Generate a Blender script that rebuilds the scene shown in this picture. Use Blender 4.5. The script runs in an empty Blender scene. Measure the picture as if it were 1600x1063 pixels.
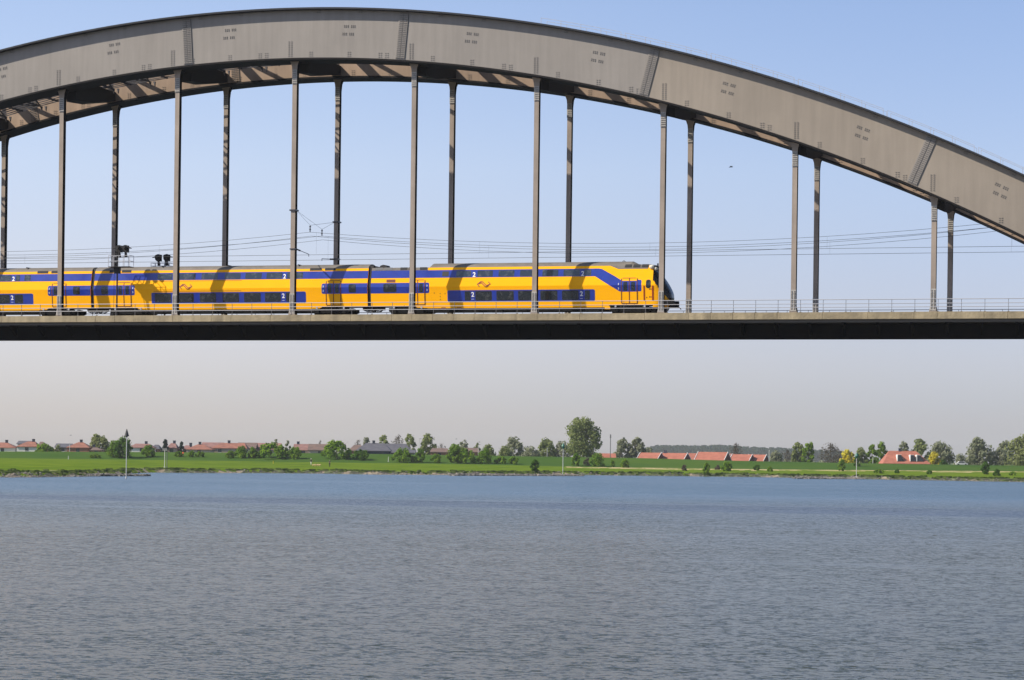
import bpy, math, random
from mathutils import Vector
R = math.radians
random.seed(7)
S = bpy.context.scene
COL = S.collection

# ------------------------------------------------------------------ camera
F = 3885.; TH = .29235; CX, CY, CZ = 102.34, -200.18, 4.5; ROLL = .01253; YH = 713.94
cam = bpy.data.objects.new('camera', bpy.data.cameras.new('camera')); COL.objects.link(cam)
S.camera = cam
cam.data.sensor_width = 36; cam.data.lens = F / 1600 * 36
cam.data.clip_start = 1; cam.data.clip_end = 20000
fwd = Vector((-math.sin(TH), math.cos(TH), 0)); rgt = Vector((math.cos(TH), math.sin(TH), 0)); up = Vector((0, 0, 1))
cr, sr = math.cos(ROLL), math.sin(ROLL)
# picture content is turned clockwise by ROLL, so the camera is rolled counter-clockwise
cxv = rgt * cr + up * sr
cyv = up * cr - rgt * sr
from mathutils import Matrix
M = Matrix((cxv, cyv, -fwd)).transposed().to_4x4(); M.translation = Vector((CX, CY, CZ))
cam.matrix_world = M
cam.data.shift_y = (YH - 531.5) / 1600.
cam.data.shift_x = 0

# ------------------------------------------------------------------ light
SUN_T, SUN_EL = 57.8, 39.7
sd = Vector((-math.sin(R(SUN_T)) * math.cos(R(SUN_EL)), -math.cos(R(SUN_T)) * math.cos(R(SUN_EL)), math.sin(R(SUN_EL))))
sun = bpy.data.objects.new('sun', bpy.data.lights.new('sun', 'SUN')); COL.objects.link(sun)
sun.data.energy = 5.0; sun.data.angle = R(.5); sun.data.color = (1, .91, .78)
sun.rotation_euler = sd.to_track_quat('Z', 'Y').to_euler()
w = bpy.data.worlds.new('World'); S.world = w; w.use_nodes = True
nt = w.node_tree; nt.nodes.clear()
o_ = nt.nodes.new('ShaderNodeOutputWorld'); bg = nt.nodes.new('ShaderNodeBackground'); sky = nt.nodes.new('ShaderNodeTexSky')
sky.sky_type = 'NISHITA'; sky.sun_disc = False; sky.sun_elevation = R(SUN_EL); sky.sun_rotation = R(180 + SUN_T)
sky.altitude = 0; sky.air_density = 1.0; sky.dust_density = .6; sky.ozone_density = 2.2
wtc = nt.nodes.new('ShaderNodeTexCoord'); wsx = nt.nodes.new('ShaderNodeSeparateXYZ'); nt.links.new(wtc.outputs['Generated'], wsx.inputs[0])
wr = nt.nodes.new('ShaderNodeValToRGB'); nt.links.new(wsx.outputs['Z'], wr.inputs[0])
TINT = [(p, tuple(c / 1.304 for c in q)) for p, q in ((0., (.90, .875, 1.15)), (.023, (.92, .885, 1.15)), (.039, (1.01, .92, 1.15)), (.069, (1.13, .98, 1.15)), (.115, (1.3, 1.13, 1.23)), (.178, (1.26, 1.14, 1.25)), (.45, (1, 1, 1)))]
while len(wr.color_ramp.elements) < len(TINT): wr.color_ramp.elements.new(.5)
for e, (p, c) in zip(wr.color_ramp.elements, TINT): e.position = p; e.color = (*c, 1)
wm = nt.nodes.new('ShaderNodeMix'); wm.data_type = 'RGBA'; wm.blend_type = 'MULTIPLY'; wm.inputs[0].default_value = 1; wm.clamp_result = False
nt.links.new(sky.outputs[0], wm.inputs[6]); nt.links.new(wr.outputs[0], wm.inputs[7])
# the sky is paler and warmer towards the left (sun side), bluer to the right
wd = nt.nodes.new('ShaderNodeVectorMath'); wd.operation = 'DOT_PRODUCT'; wd.inputs[1].default_value = rgt; nt.links.new(wtc.outputs['Generated'], wd.inputs[0])
wg = nt.nodes.new('ShaderNodeMapRange'); wg.inputs[1].default_value = -.22; wg.inputs[2].default_value = .22; wg.interpolation_type = 'SMOOTHSTEP'; nt.links.new(wd.outputs['Value'], wg.inputs[0])
wl = nt.nodes.new('ShaderNodeMix'); wl.data_type = 'RGBA'; wl.inputs[6].default_value = (1.14, 1.11, 1.08, 1); wl.inputs[7].default_value = (.86, .89, .94, 1); nt.links.new(wg.outputs[0], wl.inputs[0])
w2 = nt.nodes.new('ShaderNodeMix'); w2.data_type = 'RGBA'; w2.blend_type = 'MULTIPLY'; w2.inputs[0].default_value = 1; w2.clamp_result = False
nt.links.new(wm.outputs[2], w2.inputs[6]); nt.links.new(wl.outputs[2], w2.inputs[7]); nt.links.new(w2.outputs[2], bg.inputs[0]); nt.links.new(bg.outputs[0], o_.inputs[0]); bg.inputs[1].default_value = .126
S.view_settings.view_transform = 'Standard'; S.view_settings.look = 'None'; S.view_settings.exposure = 0.4; S.view_settings.gamma = 1
try:
    S.cycles.volume_bounces = 1; S.cycles.max_bounces = 6; S.cycles.transparent_max_bounces = 4
except Exception: pass

# ------------------------------------------------------------------ pixel -> place (used once, to read positions off the photograph)
def ab(px, py):
    dx, dy = px - 800, py - YH
    return dx * cr + dy * sr, -dx * sr + dy * cr
def P(px, py, Y):
    a, b = ab(px, py)
    rx = a * math.cos(TH) - F * math.sin(TH); ry = a * math.sin(TH) + F * math.cos(TH)
    t = (Y - CY) / ry
    return CX + t * rx, CZ - b * t
def UV(u, v, z): return Vector((CX, CY, 0)) + rgt * u + fwd * v + up * z
def at(px, py, d):
    a, b = ab(px, py); return a * d / F, CZ - b * d / F     # u, z at distance d

# ------------------------------------------------------------------ materials
def mat(name, col, rough=.7, metal=0., var=.0, vscale=1., bump=0., bscale=5., col2=None, thr=None, coat=0., spec=.5, coord='Object', stretch=None, streak=0.):
    m = bpy.data.materials.new(name); m.use_nodes = True
    t = m.node_tree; N = t.nodes; L = t.links
    b = N['Principled BSDF']; b.inputs['Base Color'].default_value = (*col, 1)
    b.inputs['Roughness'].default_value = rough; b.inputs['Metallic'].default_value = metal
    b.inputs['Specular IOR Level'].default_value = spec
    if coat: b.inputs['Coat Weight'].default_value = coat; b.inputs['Coat Roughness'].default_value = .1
    tc = N.new('ShaderNodeTexCoord'); src = tc.outputs[coord]
    if stretch:
        mp = N.new('ShaderNodeMapping'); mp.inputs['Scale'].default_value = stretch; L.new(src, mp.inputs[0]); src = mp.outputs[0]
    if var or col2:
        n = N.new('ShaderNodeTexNoise'); n.inputs['Scale'].default_value = vscale; n.inputs['Detail'].default_value = 6; n.inputs['Roughness'].default_value = .62
        L.new(src, n.inputs['Vector'])
        r = N.new('ShaderNodeMapRange'); r.inputs[1].default_value = (thr or (.3, .7))[0]; r.inputs[2].default_value = (thr or (.3, .7))[1]
        L.new(n.outputs['Fac'], r.inputs[0])
        mx = N.new('ShaderNodeMix'); mx.data_type = 'RGBA'
        c2 = col2 or tuple(min(1, c * (1 + var)) for c in col); c1 = col if col2 else tuple(c * (1 - var) for c in col)
        mx.inputs[6].default_value = (*c1, 1); mx.inputs[7].default_value = (*c2, 1)
        L.new(r.outputs[0], mx.inputs[0]); out = mx.outputs[2]
        if streak:
            mp2 = N.new('ShaderNodeMapping'); mp2.inputs['Scale'].default_value = (1.6, 1.6, .12); L.new(tc.outputs[coord], mp2.inputs[0])
            n2 = N.new('ShaderNodeTexNoise'); n2.inputs['Scale'].default_value = 1.3; n2.inputs['Detail'].default_value = 5; L.new(mp2.outputs[0], n2.inputs['Vector'])
            r2 = N.new('ShaderNodeMapRange'); r2.inputs[1].default_value = .35; r2.inputs[2].default_value = .75; r2.inputs[3].default_value = 1; r2.inputs[4].default_value = 1 - streak
            L.new(n2.outputs['Fac'], r2.inputs[0])
            m2 = N.new('ShaderNodeMix'); m2.data_type = 'RGBA'; m2.blend_type = 'MULTIPLY'; m2.inputs[0].default_value = 1
            L.new(out, m2.inputs[6]); L.new(r2.outputs[0], m2.inputs[7]); out = m2.outputs[2]
        L.new(out, b.inputs['Base Color'])
    if bump:
        n3 = N.new('ShaderNodeTexNoise'); n3.inputs['Scale'].default_value = bscale; n3.inputs['Detail'].default_value = 5; L.new(tc.outputs[coord], n3.inputs['Vector'])
        bp = N.new('ShaderNodeBump'); bp.inputs['Strength'].default_value = bump; bp.inputs['Distance'].default_value = .1
        L.new(n3.outputs['Fac'], bp.inputs['Height']); L.new(bp.outputs[0], b.inputs['Normal'])
    return m
MT = {}
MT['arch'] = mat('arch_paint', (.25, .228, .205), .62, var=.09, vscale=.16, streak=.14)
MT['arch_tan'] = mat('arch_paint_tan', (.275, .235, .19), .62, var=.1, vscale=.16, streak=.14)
MT['arch_far'] = mat('arch_far_ochre', (.33, .235, .165), .62, var=.16, vscale=.3, streak=.2)  # warmer, more orange tone for the farther rib
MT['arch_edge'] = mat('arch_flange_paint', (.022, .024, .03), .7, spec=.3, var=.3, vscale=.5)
MT['soffit'] = mat('soffit_shade', (.010, .009, .010), .8, spec=.2, var=.3, vscale=.5)  # shade of the undersides, put into the base colour
MT['hanger'] = mat('hanger_paint', (.30, .245, .20), .6, var=.2, vscale=.35, streak=.2)
MT['plate'] = mat('bolted_plate', (.36, .34, .31), .6, var=.3, vscale=6)
MT['bolt'] = mat('bolt_steel', (.14, .13, .122), .6)
MT['lattice'] = mat('bracing_grey', (.06, .062, .075), .7)
MT['concrete'] = mat('edge_concrete', (.33, .27, .17), .85, var=.25, vscale=.8, streak=.3, bump=.3)
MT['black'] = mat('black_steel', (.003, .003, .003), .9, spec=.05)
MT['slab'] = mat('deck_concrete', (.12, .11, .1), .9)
MT['rail'] = mat('galvanised_steel', (.42, .42, .44), .5, metal=.3)
MT['post'] = mat('railing_post_steel', (.1, .1, .11), .6)
MT['wire'] = mat('wire_copper', (.05, .055, .06), .6)
MT['yellow'] = mat('train_yellow', (1.0, .45, .0), .6, var=.03, vscale=.9, spec=.1)
MT['blue'] = mat('train_blue', (.012, .035, .30), .28, var=.15, vscale=1.2, coat=.25)
MT['roof'] = mat('train_roof_grey', (.15, .135, .118), .7, var=.2, vscale=1.2)
MT['glass'] = mat('tinted_glass', (.012, .016, .02), .12, col2=(.07, .075, .075), vscale=2.6, thr=(.55, .7), spec=.8)
MT['glass_up'] = mat('upper_window_glass', (.02, .03, .045), .08, col2=(.09, .1, .11), vscale=2.2, thr=(.5, .7), spec=1.)
MT['frame'] = mat('window_rubber', (.015, .015, .02), .6)
MT['seal'] = mat('door_seal_dark_red', (.13, .02, .005), .6)
MT['handrail'] = mat('dark_red_handrail', (.28, .03, .0), .5)
MT['under'] = mat('underframe_black', (.006, .006, .006), .8, spec=.15, var=.4, vscale=3)
MT['bellows'] = mat('gangway_rubber', (.008, .008, .009), .8)
MT['white'] = mat('white_marking', (.85, .85, .85), .5)
MT['brown'] = mat('logo_brown', (.2, .03, .01), .5)
MT['grille'] = mat('roof_grille', (.02, .02, .022), .8)
MT['grille_l'] = mat('pale_roof_grille', (.12, .125, .13), .7)
MT['lamp'] = mat('lamp_housing', (.62, .6, .5), .3, spec=.8)
MT['screen'] = mat('windscreen_glass', (.006, .008, .012), .25, spec=.3)
MT['signal'] = mat('signal_black', (.008, .008, .01), .8)
MT['insul'] = mat('insulator_dark', (.03, .03, .04), .4)

# ------------------------------------------------------------------ mesh builder
class MB:
    def __init__(s): s.v = []; s.f = []; s.m = []
    def add(s, vs, fs, mi=0):
        o = len(s.v); s.v += [tuple(v) for v in vs]; s.f += [tuple(i + o for i in f) for f in fs]; s.m += [mi] * len(fs)
    def box(s, x0, x1, y0, y1, z0, z1, mi=0):
        vs = [(x, y, z) for x in (x0, x1) for y in (y0, y1) for z in (z0, z1)]
        s.add(vs, [(0, 1, 3, 2), (4, 6, 7, 5), (0, 4, 5, 1), (2, 3, 7, 6), (0, 2, 6, 4), (1, 5, 7, 3)], mi)
    def bar(s, a, b, wd, h=None, upv=(0, 0, 1), mi=0):
        a, b = Vector(a), Vector(b); d = (b - a).normalized(); u_ = Vector(upv)
        if abs(d.dot(u_)) > .98: u_ = Vector((1, 0, 0))
        sx = d.cross(u_).normalized() * wd / 2; sy = sx.cross(d).normalized() * (h or wd) / 2
        vs = [p + i * sx + j * sy for p in (a, b) for i, j in ((-1, -1), (1, -1), (1, 1), (-1, 1))]
        s.add(vs, [(3, 2, 1, 0), (4, 5, 6, 7), (0, 1, 5, 4), (1, 2, 6, 5), (2, 3, 7, 6), (3, 0, 4, 7)], mi)
    def tube(s, pts, r, n=6, r1=None, mi=0, cap=True):
        pts = [Vector(p) for p in pts]; K = len(pts); vs = []; fs = []
        for i, p in enumerate(pts):
            d = (pts[min(i + 1, K - 1)] - pts[max(i - 1, 0)]).normalized()
            a = d.cross(Vector((0, 0, 1)));
            if a.length < 1e-3: a = d.cross(Vector((1, 0, 0)))
            a.normalize(); b = d.cross(a); rr = r if r1 is None else r + (r1 - r) * i / max(1, K - 1)
            for k in range(n):
                t = 2 * math.pi * k / n; vs.append(p + (a * math.cos(t) + b * math.sin(t)) * rr)
        for i in range(K - 1):
            for k in range(n): fs.append((i * n + k, i * n + (k + 1) % n, (i + 1) * n + (k + 1) % n, (i + 1) * n + k))
        if cap: fs.append(tuple(range(n - 1, -1, -1))); fs.append(tuple((K - 1) * n + k for k in range(n)))
        s.add(vs, fs, mi)
    def prism(s, poly, y0, y1, mi=0):      # poly in x,z ; extruded along y
        n = len(poly); vs = [(x, y0, z) for x, z in poly] + [(x, y1, z) for x, z in poly]
        fs = [tuple(range(n - 1, -1, -1)), tuple(range(n, 2 * n))] + [(i, (i + 1) % n, n + (i + 1) % n, n + i) for i in range(n)]
        s.add(vs, fs, mi)
    def ball(s, c, r, n=8, mi=0, sz=1.):
        vs = []; fs = []; c = Vector(c)
        for i in range(1, n // 2):
            for k in range(n):
                a = math.pi * i / (n // 2); t = 2 * math.pi * k / n
                vs.append(c + Vector((math.sin(a) * math.cos(t) * r, math.sin(a) * math.sin(t) * r, math.cos(a) * r * sz)))
        T = len(vs); vs += [c + Vector((0, 0, r * sz)), c - Vector((0, 0, r * sz))]
        q = n // 2 - 1
        for i in range(q - 1):
            for k in range(n): fs.append((i * n + k, (i + 1) * n + k, (i + 1) * n + (k + 1) % n, i * n + (k + 1) % n))
        for k in range(n): fs.append((T, k, (k + 1) % n)); fs.append((T + 1, (q - 1) * n + (k + 1) % n, (q - 1) * n + k))
        s.add(vs, fs, mi)
    def build(s, name, mats, parent=None, smooth=False, off=None):
        me = bpy.data.meshes.new(name)
        base = Vector(off) if off is not None else (Vector(parent['_base']) if parent is not None and '_base' in parent else Vector((0, 0, 0)))
        me.from_pydata([tuple(Vector(v) - base) for v in s.v], [], s.f)
        for m in (mats if isinstance(mats, (list, tuple)) else [mats]): me.materials.append(m)
        me.polygons.foreach_set('material_index', s.m)
        if smooth: me.polygons.foreach_set('use_smooth', [True] * len(me.polygons))
        me.update()
        o = bpy.data.objects.new(name, me); COL.objects.link(o)
        if parent is not None: o.parent = parent
        return o
BASES = {}
def tag(o, label=None, cat=None, group=None, kind=None):
    for k, v in (('label', label), ('category', cat), ('group', group), ('kind', kind)):
        if v: o[k] = v
    return o
def thing(name, loc, label, cat, group=None, rz=0.):
    o = bpy.data.objects.new(name, None); COL.objects.link(o); o.location = loc; o.rotation_euler = (0, 0, rz); o.empty_display_size = .3
    return tag(o, label, cat, group)
def single(mb, name, m, loc, label, cat, group=None, kind=None, smooth=False):
    o = mb.build(name, m, off=loc, smooth=smooth); o.location = loc; return tag(o, label, cat, group, kind)
def kids(o): return [c for c in bpy.data.objects if c.parent == o]
def copy_tree(o, parent=None):
    c = o.copy(); COL.objects.link(c)
    if parent is not None: c.parent = parent
    for ch in kids(o): copy_tree(ch, c)
    return c

# ------------------------------------------------------------------ WATER
def make_water():
    mb = MB(); pts = [UV(-4000, -900, 0), UV(4000, -900, 0), UV(4000, 1000, 0), UV(-4000, 1000, 0)]
    mb.add(pts, [(0, 1, 2, 3)])
    m = bpy.data.materials.new('river_water'); m.use_nodes = True; t = m.node_tree; N = t.nodes; L = t.links
    b = N['Principled BSDF']; b.inputs['Base Color'].default_value = (.045, .06, .065, 1)
    b.inputs['Roughness'].default_value = .12; b.inputs['IOR'].default_value = 1.333
    geo = N.new('ShaderNodeNewGeometry')
    acc = None
    def noise(scale, amp, rot=0., st=(1, 1, 1), detail=2):
        nonlocal acc
        mp = N.new('ShaderNodeMapping'); mp.inputs['Scale'].default_value = st; mp.inputs['Rotation'].default_value = (0, 0, rot)
        L.new(geo.outputs['Position'], mp.inputs[0])
        n = N.new('ShaderNodeTexNoise'); n.inputs['Scale'].default_value = scale; n.inputs['Detail'].default_value = detail
        L.new(mp.outputs[0], n.inputs['Vector'])
        s_ = N.new('ShaderNodeVectorMath'); s_.operation = 'SUBTRACT'; s_.inputs[1].default_value = (.5, .5, .5); L.new(n.outputs['Color'], s_.inputs[0])
        k = N.new('ShaderNodeVectorMath'); k.operation = 'MULTIPLY'; k.inputs[1].default_value = (amp, amp, 0); L.new(s_.outputs[0], k.inputs[0])
        if acc is None: acc = k.outputs[0]
        else:
            a = N.new('ShaderNodeVectorMath'); a.operation = 'ADD'; L.new(acc, a.inputs[0]); L.new(k.outputs[0], a.inputs[1]); acc = a.outputs[0]
    noise(.8, .3, TH, (.8, 1, 1), 2)
    noise(4.2, 1.35, TH + .2, (.75, 1, 1), 3)
    noise(11., 1.25, TH - .3, (.8, 1, 1), 3)
    # wind patches: broad calmer and rougher lanes along the river
    mp = N.new('ShaderNodeMapping'); mp.inputs['Scale'].default_value = (.35, 1, 1); mp.inputs['Rotation'].default_value = (0, 0, -TH)
    L.new(geo.outputs['Position'], mp.inputs[0])
    n = N.new('ShaderNodeTexNoise'); n.inputs['Scale'].default_value = .02; n.inputs['Detail'].default_value = 4; L.new(mp.outputs[0], n.inputs['Vector'])
    r = N.new('ShaderNodeMapRange'); r.inputs[1].default_value = .35; r.inputs[2].default_value = .65; r.inputs[3].default_value = .5; r.inputs[4].default_value = 1.4
    L.new(n.outputs['Fac'], r.inputs[0])
    dt = N.new('ShaderNodeVectorMath'); dt.operation = 'DOT_PRODUCT'; dt.inputs[1].default_value = fwd; L.new(geo.outputs['Position'], dt.inputs[0])
    wz_ = N.new('ShaderNodeMapRange'); o0 = Vector((CX, CY, 0)).dot(fwd); wz_.inputs[1].default_value = o0 + 200; wz_.inputs[2].default_value = o0 + 380; wz_.inputs[3].default_value = 1; wz_.inputs[4].default_value = 1.25; L.new(dt.outputs['Value'], wz_.inputs[0])
    rg = N.new('ShaderNodeMapRange'); rg.inputs[1].default_value = o0 + 90; rg.inputs[2].default_value = o0 + 345; rg.inputs[3].default_value = .2; rg.inputs[4].default_value = .27; L.new(dt.outputs['Value'], rg.inputs[0]); L.new(rg.outputs[0], b.inputs['Roughness'])
    # sky reflection put into the colour: murky grey near, bluer towards the far bank
    ad = N.new('ShaderNodeMath'); ad.operation = 'MULTIPLY_ADD'; ad.inputs[1].default_value = 70; L.new(n.outputs['Fac'], ad.inputs[0]); L.new(dt.outputs['Value'], ad.inputs[2])
    si = N.new('ShaderNodeMapRange'); si.inputs[1].default_value = o0 + 235 + 35; si.inputs[2].default_value = o0 + 300 + 35; L.new(ad.outputs[0], si.inputs[0])
    sm = N.new('ShaderNodeMix'); sm.data_type = 'RGBA'; sm.inputs[6].default_value = (.048, .056, .048, 1); sm.inputs[7].default_value = (.045, .088, .128, 1); L.new(si.outputs[0], sm.inputs[0]); L.new(sm.outputs[2], b.inputs['Base Color'])
    pr_ = N.new('ShaderNodeMath'); pr_.operation = 'MULTIPLY'; L.new(r.outputs[0], pr_.inputs[0]); L.new(wz_.outputs[0], pr_.inputs[1]); r = pr_
    # long smooth slicks lying across the river
    mp2 = N.new('ShaderNodeMapping'); mp2.inputs['Scale'].default_value = (.16, 1, 1); mp2.inputs['Rotation'].default_value = (0, 0, -TH); mp2.inputs['Location'].default_value = (3, 9, 0); L.new(geo.outputs['Position'], mp2.inputs[0])
    ns = N.new('ShaderNodeTexNoise'); ns.inputs['Scale'].default_value = .07; ns.inputs['Detail'].default_value = 3; L.new(mp2.outputs[0], ns.inputs['Vector'])
    rs_ = N.new('ShaderNodeMapRange'); rs_.inputs[1].default_value = .57; rs_.inputs[2].default_value = .66; rs_.inputs[3].default_value = 1; rs_.inputs[4].default_value = .35; L.new(ns.outputs['Fac'], rs_.inputs[0])
    pq = N.new('ShaderNodeMath'); pq.operation = 'MULTIPLY'; L.new(r.outputs[0], pq.inputs[0]); L.new(rs_.outputs[0], pq.inputs[1]); r = pq
    k = N.new('ShaderNodeVectorMath'); k.operation = 'SCALE'; L.new(acc, k.inputs[0]); L.new(r.outputs[0], k.inputs['Scale'])
    a = N.new('ShaderNodeVectorMath'); a.operation = 'ADD'; a.inputs[1].default_value = (0, 0, 1); L.new(k.outputs[0], a.inputs[0])
    nn = N.new('ShaderNodeVectorMath'); nn.operation = 'NORMALIZE'; L.new(a.outputs[0], nn.inputs[0]); L.new(nn.outputs[0], b.inputs['Normal'])
    single(mb, 'river_water', m, (0, 0, 0), None, None, kind='structure')
make_water()

# ------------------------------------------------------------------ BRIDGE
W = 10.4; RZ = 16.40; HW = 1.2
def zt(X): u = X - 25; return 42.53 - .0328 * u - .003855 * u * u
def zb(X): u = X - 25; return 38.47 - .0316 * u - .004035 * u * u
AX0, AX1 = -55.0, 98.0
BR = thing('arch_bridge', (22, 5, 0), 'grey steel tied arch railway bridge with two ribs and slim vertical hangers over the river', 'bridge'); BR['_base'] = (22, 5, 0)
BB = BR['_base']
def sec(X, y0, y1, a, b): return [(X, y0, a), (X, y1, a), (X, y1, b), (X, y0, b)]
def loft(mb, stations, mi=0, closed=True):
    n = len(stations[0]); vs = [p for st in stations for p in st]; fs = []
    for i in range(len(stations) - 1):
        for k in range(n): fs.append((i * n + k, i * n + (k + 1) % n, (i + 1) * n + (k + 1) % n, (i + 1) * n + k))
    if closed: fs.append(tuple(range(n - 1, -1, -1))); fs.append(tuple((len(stations) - 1) * n + k for k in range(n)))
    mb.add(vs, fs, mi)
XS = [AX0 + (AX1 - AX0) * i / 180 for i in range(181)]
def nrm(X):
    s = -.0328 - .00771 * (X - 25); L_ = math.hypot(1, s); return -s / L_, 1 / L_, 1 / L_, s / L_    # normal (x,z), tangent (x,z)
def make_arch(Yc, near):
    mb = MB(); loft(mb, [sec(X, Yc - HW, Yc + HW, zb(X), zt(X)) for X in XS])
    # box girder walls are paint, underside has its shade put into a near-black colour
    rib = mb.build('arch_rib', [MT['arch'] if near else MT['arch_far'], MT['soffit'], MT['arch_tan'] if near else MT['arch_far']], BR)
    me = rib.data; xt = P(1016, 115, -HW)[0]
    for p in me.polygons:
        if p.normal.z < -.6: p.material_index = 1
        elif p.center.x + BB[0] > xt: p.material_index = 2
    tag(rib, 'nearer arch rib in weathered grey paint' if near else 'farther arch rib seen beneath the nearer one')
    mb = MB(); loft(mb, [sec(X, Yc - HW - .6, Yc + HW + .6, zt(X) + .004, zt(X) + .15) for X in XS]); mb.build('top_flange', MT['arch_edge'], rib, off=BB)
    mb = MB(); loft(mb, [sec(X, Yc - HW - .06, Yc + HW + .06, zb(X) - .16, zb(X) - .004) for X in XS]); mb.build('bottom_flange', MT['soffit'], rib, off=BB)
    # bolts
    bt = MB(); yf = Yc - HW - .02
    def grid(X, frac, nr, nc, dx, dz, sx=.05, sz=.05, al=True):
        tx, tz, nx_, nz_ = 0, 0, 0, 0
        nx, nz, tgx, tgz = nrm(X)
        zc = zb(X) + (zt(X) - zb(X)) * frac
        for i in range(nr):
            for j in range(nc):
                a, b = (j - (nc - 1) / 2) * dx, (i - (nr - 1) / 2) * dz
                x, z = (X + a * tgx + b * nx, zc + a * tgz + b * nz) if al else (X + a, zc + b)
                bt.box(x - sx / 2, x + sx / 2, yf - .02, yf + .022, z - sz / 2, z + sz / 2)
    for k in range(-6, 8):
        X = 11 * k + .1
        if X > AX1 - 12: continue
        grid(X, .19, 9, 2, .24, .155, .13, .032, False)
        for fx, n_ in ((-2.2, 3), (1.9, 3), (5.4, 3), (8.2, 3)): grid(X + fx, .075, n_, 2, .2, .17, .11, .03, False)
        for fx in (2.6, 6.4): grid(X + fx, .965, 2, 2, .2, .13, .14, .04)
        for fr in (.5, .66):
            grid(X + 5.1 - (.15 if fr < .6 else 0), fr, 2, 3, .16, .13, .05, .08); grid(X + 5.72 - (.15 if fr < .6 else 0), fr, 2, 3, .16, .13, .05, .08)
    bt.build('bolt_rows', MT['bolt'], rib, off=BB)
    return rib
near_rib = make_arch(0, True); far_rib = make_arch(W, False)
# splice plates: ladders of bolts across the face of each rib
def splice(rib, Yc, X):
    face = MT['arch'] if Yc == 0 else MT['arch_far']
    nx, nz, tx, tz = nrm(X); zc = (zt(X) + zb(X)) / 2; h = (zt(X) - zb(X)) / 2 * nz * .96; yf = Yc - HW - .012
    mb = MB(); vs = [(X + a * tx + b * nx, y, zc + a * tz + b * nz) for y in (yf - .03, yf + .008) for a, b in ((-.42, -h), (.42, -h), (.42, h), (-.42, h))]
    mb.add(vs, [(0, 1, 2, 3), (7, 6, 5, 4), (0, 4, 5, 1), (1, 5, 6, 2), (2, 6, 7, 3), (3, 7, 4, 0)], 0)
    n = int(h * 2 / .155)
    for i in range(n):
        b = -h + (i + .5) * 2 * h / n
        for a in (-.19, .19):
            c = (X + a * tx + b * nx, yf - .05, zc + a * tz + b * nz)
            mb.bar((c[0] - .15 * tx, c[1], c[2] - .15 * tz), (c[0] + .15 * tx, c[1], c[2] + .15 * tz), .05, .035, mi=1)
    for a in (-.0, .42): mb.bar((X + a * tx - h * nx, yf - .035, zc + a * tz - h * nz), (X + a * tx + h * nx, yf - .035, zc + a * tz + h * nz), .04, .03, mi=1)
    mb.build('splice_plate', [face, MT['bolt']], rib, off=BB)
for pxx, pyy in ((292.5, 66), (628, 55), (1014, 115), (1440, 255)):
    X, z = P(pxx, pyy, -HW); splice(near_rib, 0, X); splice(far_rib, W, X)
X0_ = P(292.5, 66, -HW)[0]
for X in (X0_ - 20.5, X0_ - 41): splice(near_rib, 0, X); splice(far_rib, W, X)
# hangers
NX = {0: -.03, 1: 11.15, 2: 22.16, 3: 33.06, 4: 43.93, 5: 54.83, 6: 65.85, 7: 77.14}
FX = {-1: -11.33, 0: .13, 1: 11.26, 2: 22.16, 3: 33.05, 4: 43.91, 5: 54.78, 6: 65.85, 7: 77.2}
def hanger(X, Yc, near):
    if zb(X) < RZ + 3: return
    z0 = 16.25; z1 = zb(X) - .1; hw, hd = .2, .25
    mb = MB()
    # welded box shaft with flared head and foot
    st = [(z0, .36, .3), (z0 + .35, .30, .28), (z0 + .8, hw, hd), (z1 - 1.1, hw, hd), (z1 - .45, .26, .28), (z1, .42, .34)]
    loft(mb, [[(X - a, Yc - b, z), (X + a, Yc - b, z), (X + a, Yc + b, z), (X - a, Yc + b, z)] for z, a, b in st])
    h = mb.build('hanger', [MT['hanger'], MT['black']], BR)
    # shade of the right-hand web, turned from the sun, put in as black
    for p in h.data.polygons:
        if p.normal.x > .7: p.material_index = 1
    mb = MB()
    for i in range(13):
        z = z0 + .5 + i * .12
        for a in (-.11, .11): mb.box(X + a - .045, X + a + .045, Yc - hd - .075, Yc - hd - .03, z, z + .055, 1)
    loft(mb, [[(X - a, Yc - b, z), (X + a, Yc - b, z), (X + a, Yc - b + .03, z), (X - a, Yc - b + .03, z)] for z, a, b in ((z0 + .36, .27, hd + .05), (z0 + .8, .215, hd + .035), (z0 + 2.1, .215, hd + .035))])
    mb.build('splice_plate', [MT['plate'], MT['bolt']], h, off=BB)
    mb = MB(); mb.box(X - .22, X + .22, Yc - hd - .04, Yc - hd - .004, z1 - 2.0, z1 - .75)
    for i in range(7):
        z = z1 - 1.95 + i * .17
        mb.box(X - .17, X + .17, Yc - hd - .07, Yc - hd - .041, z, z + .05, 1)
    mb.build('head_plate', [MT['plate'], MT['bolt']], h, off=BB)
    return h
for k in range(-5, 9):
    hanger(NX.get(k, 11 * k), 0, True); hanger(FX.get(k, 11 * k), W, False)
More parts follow.
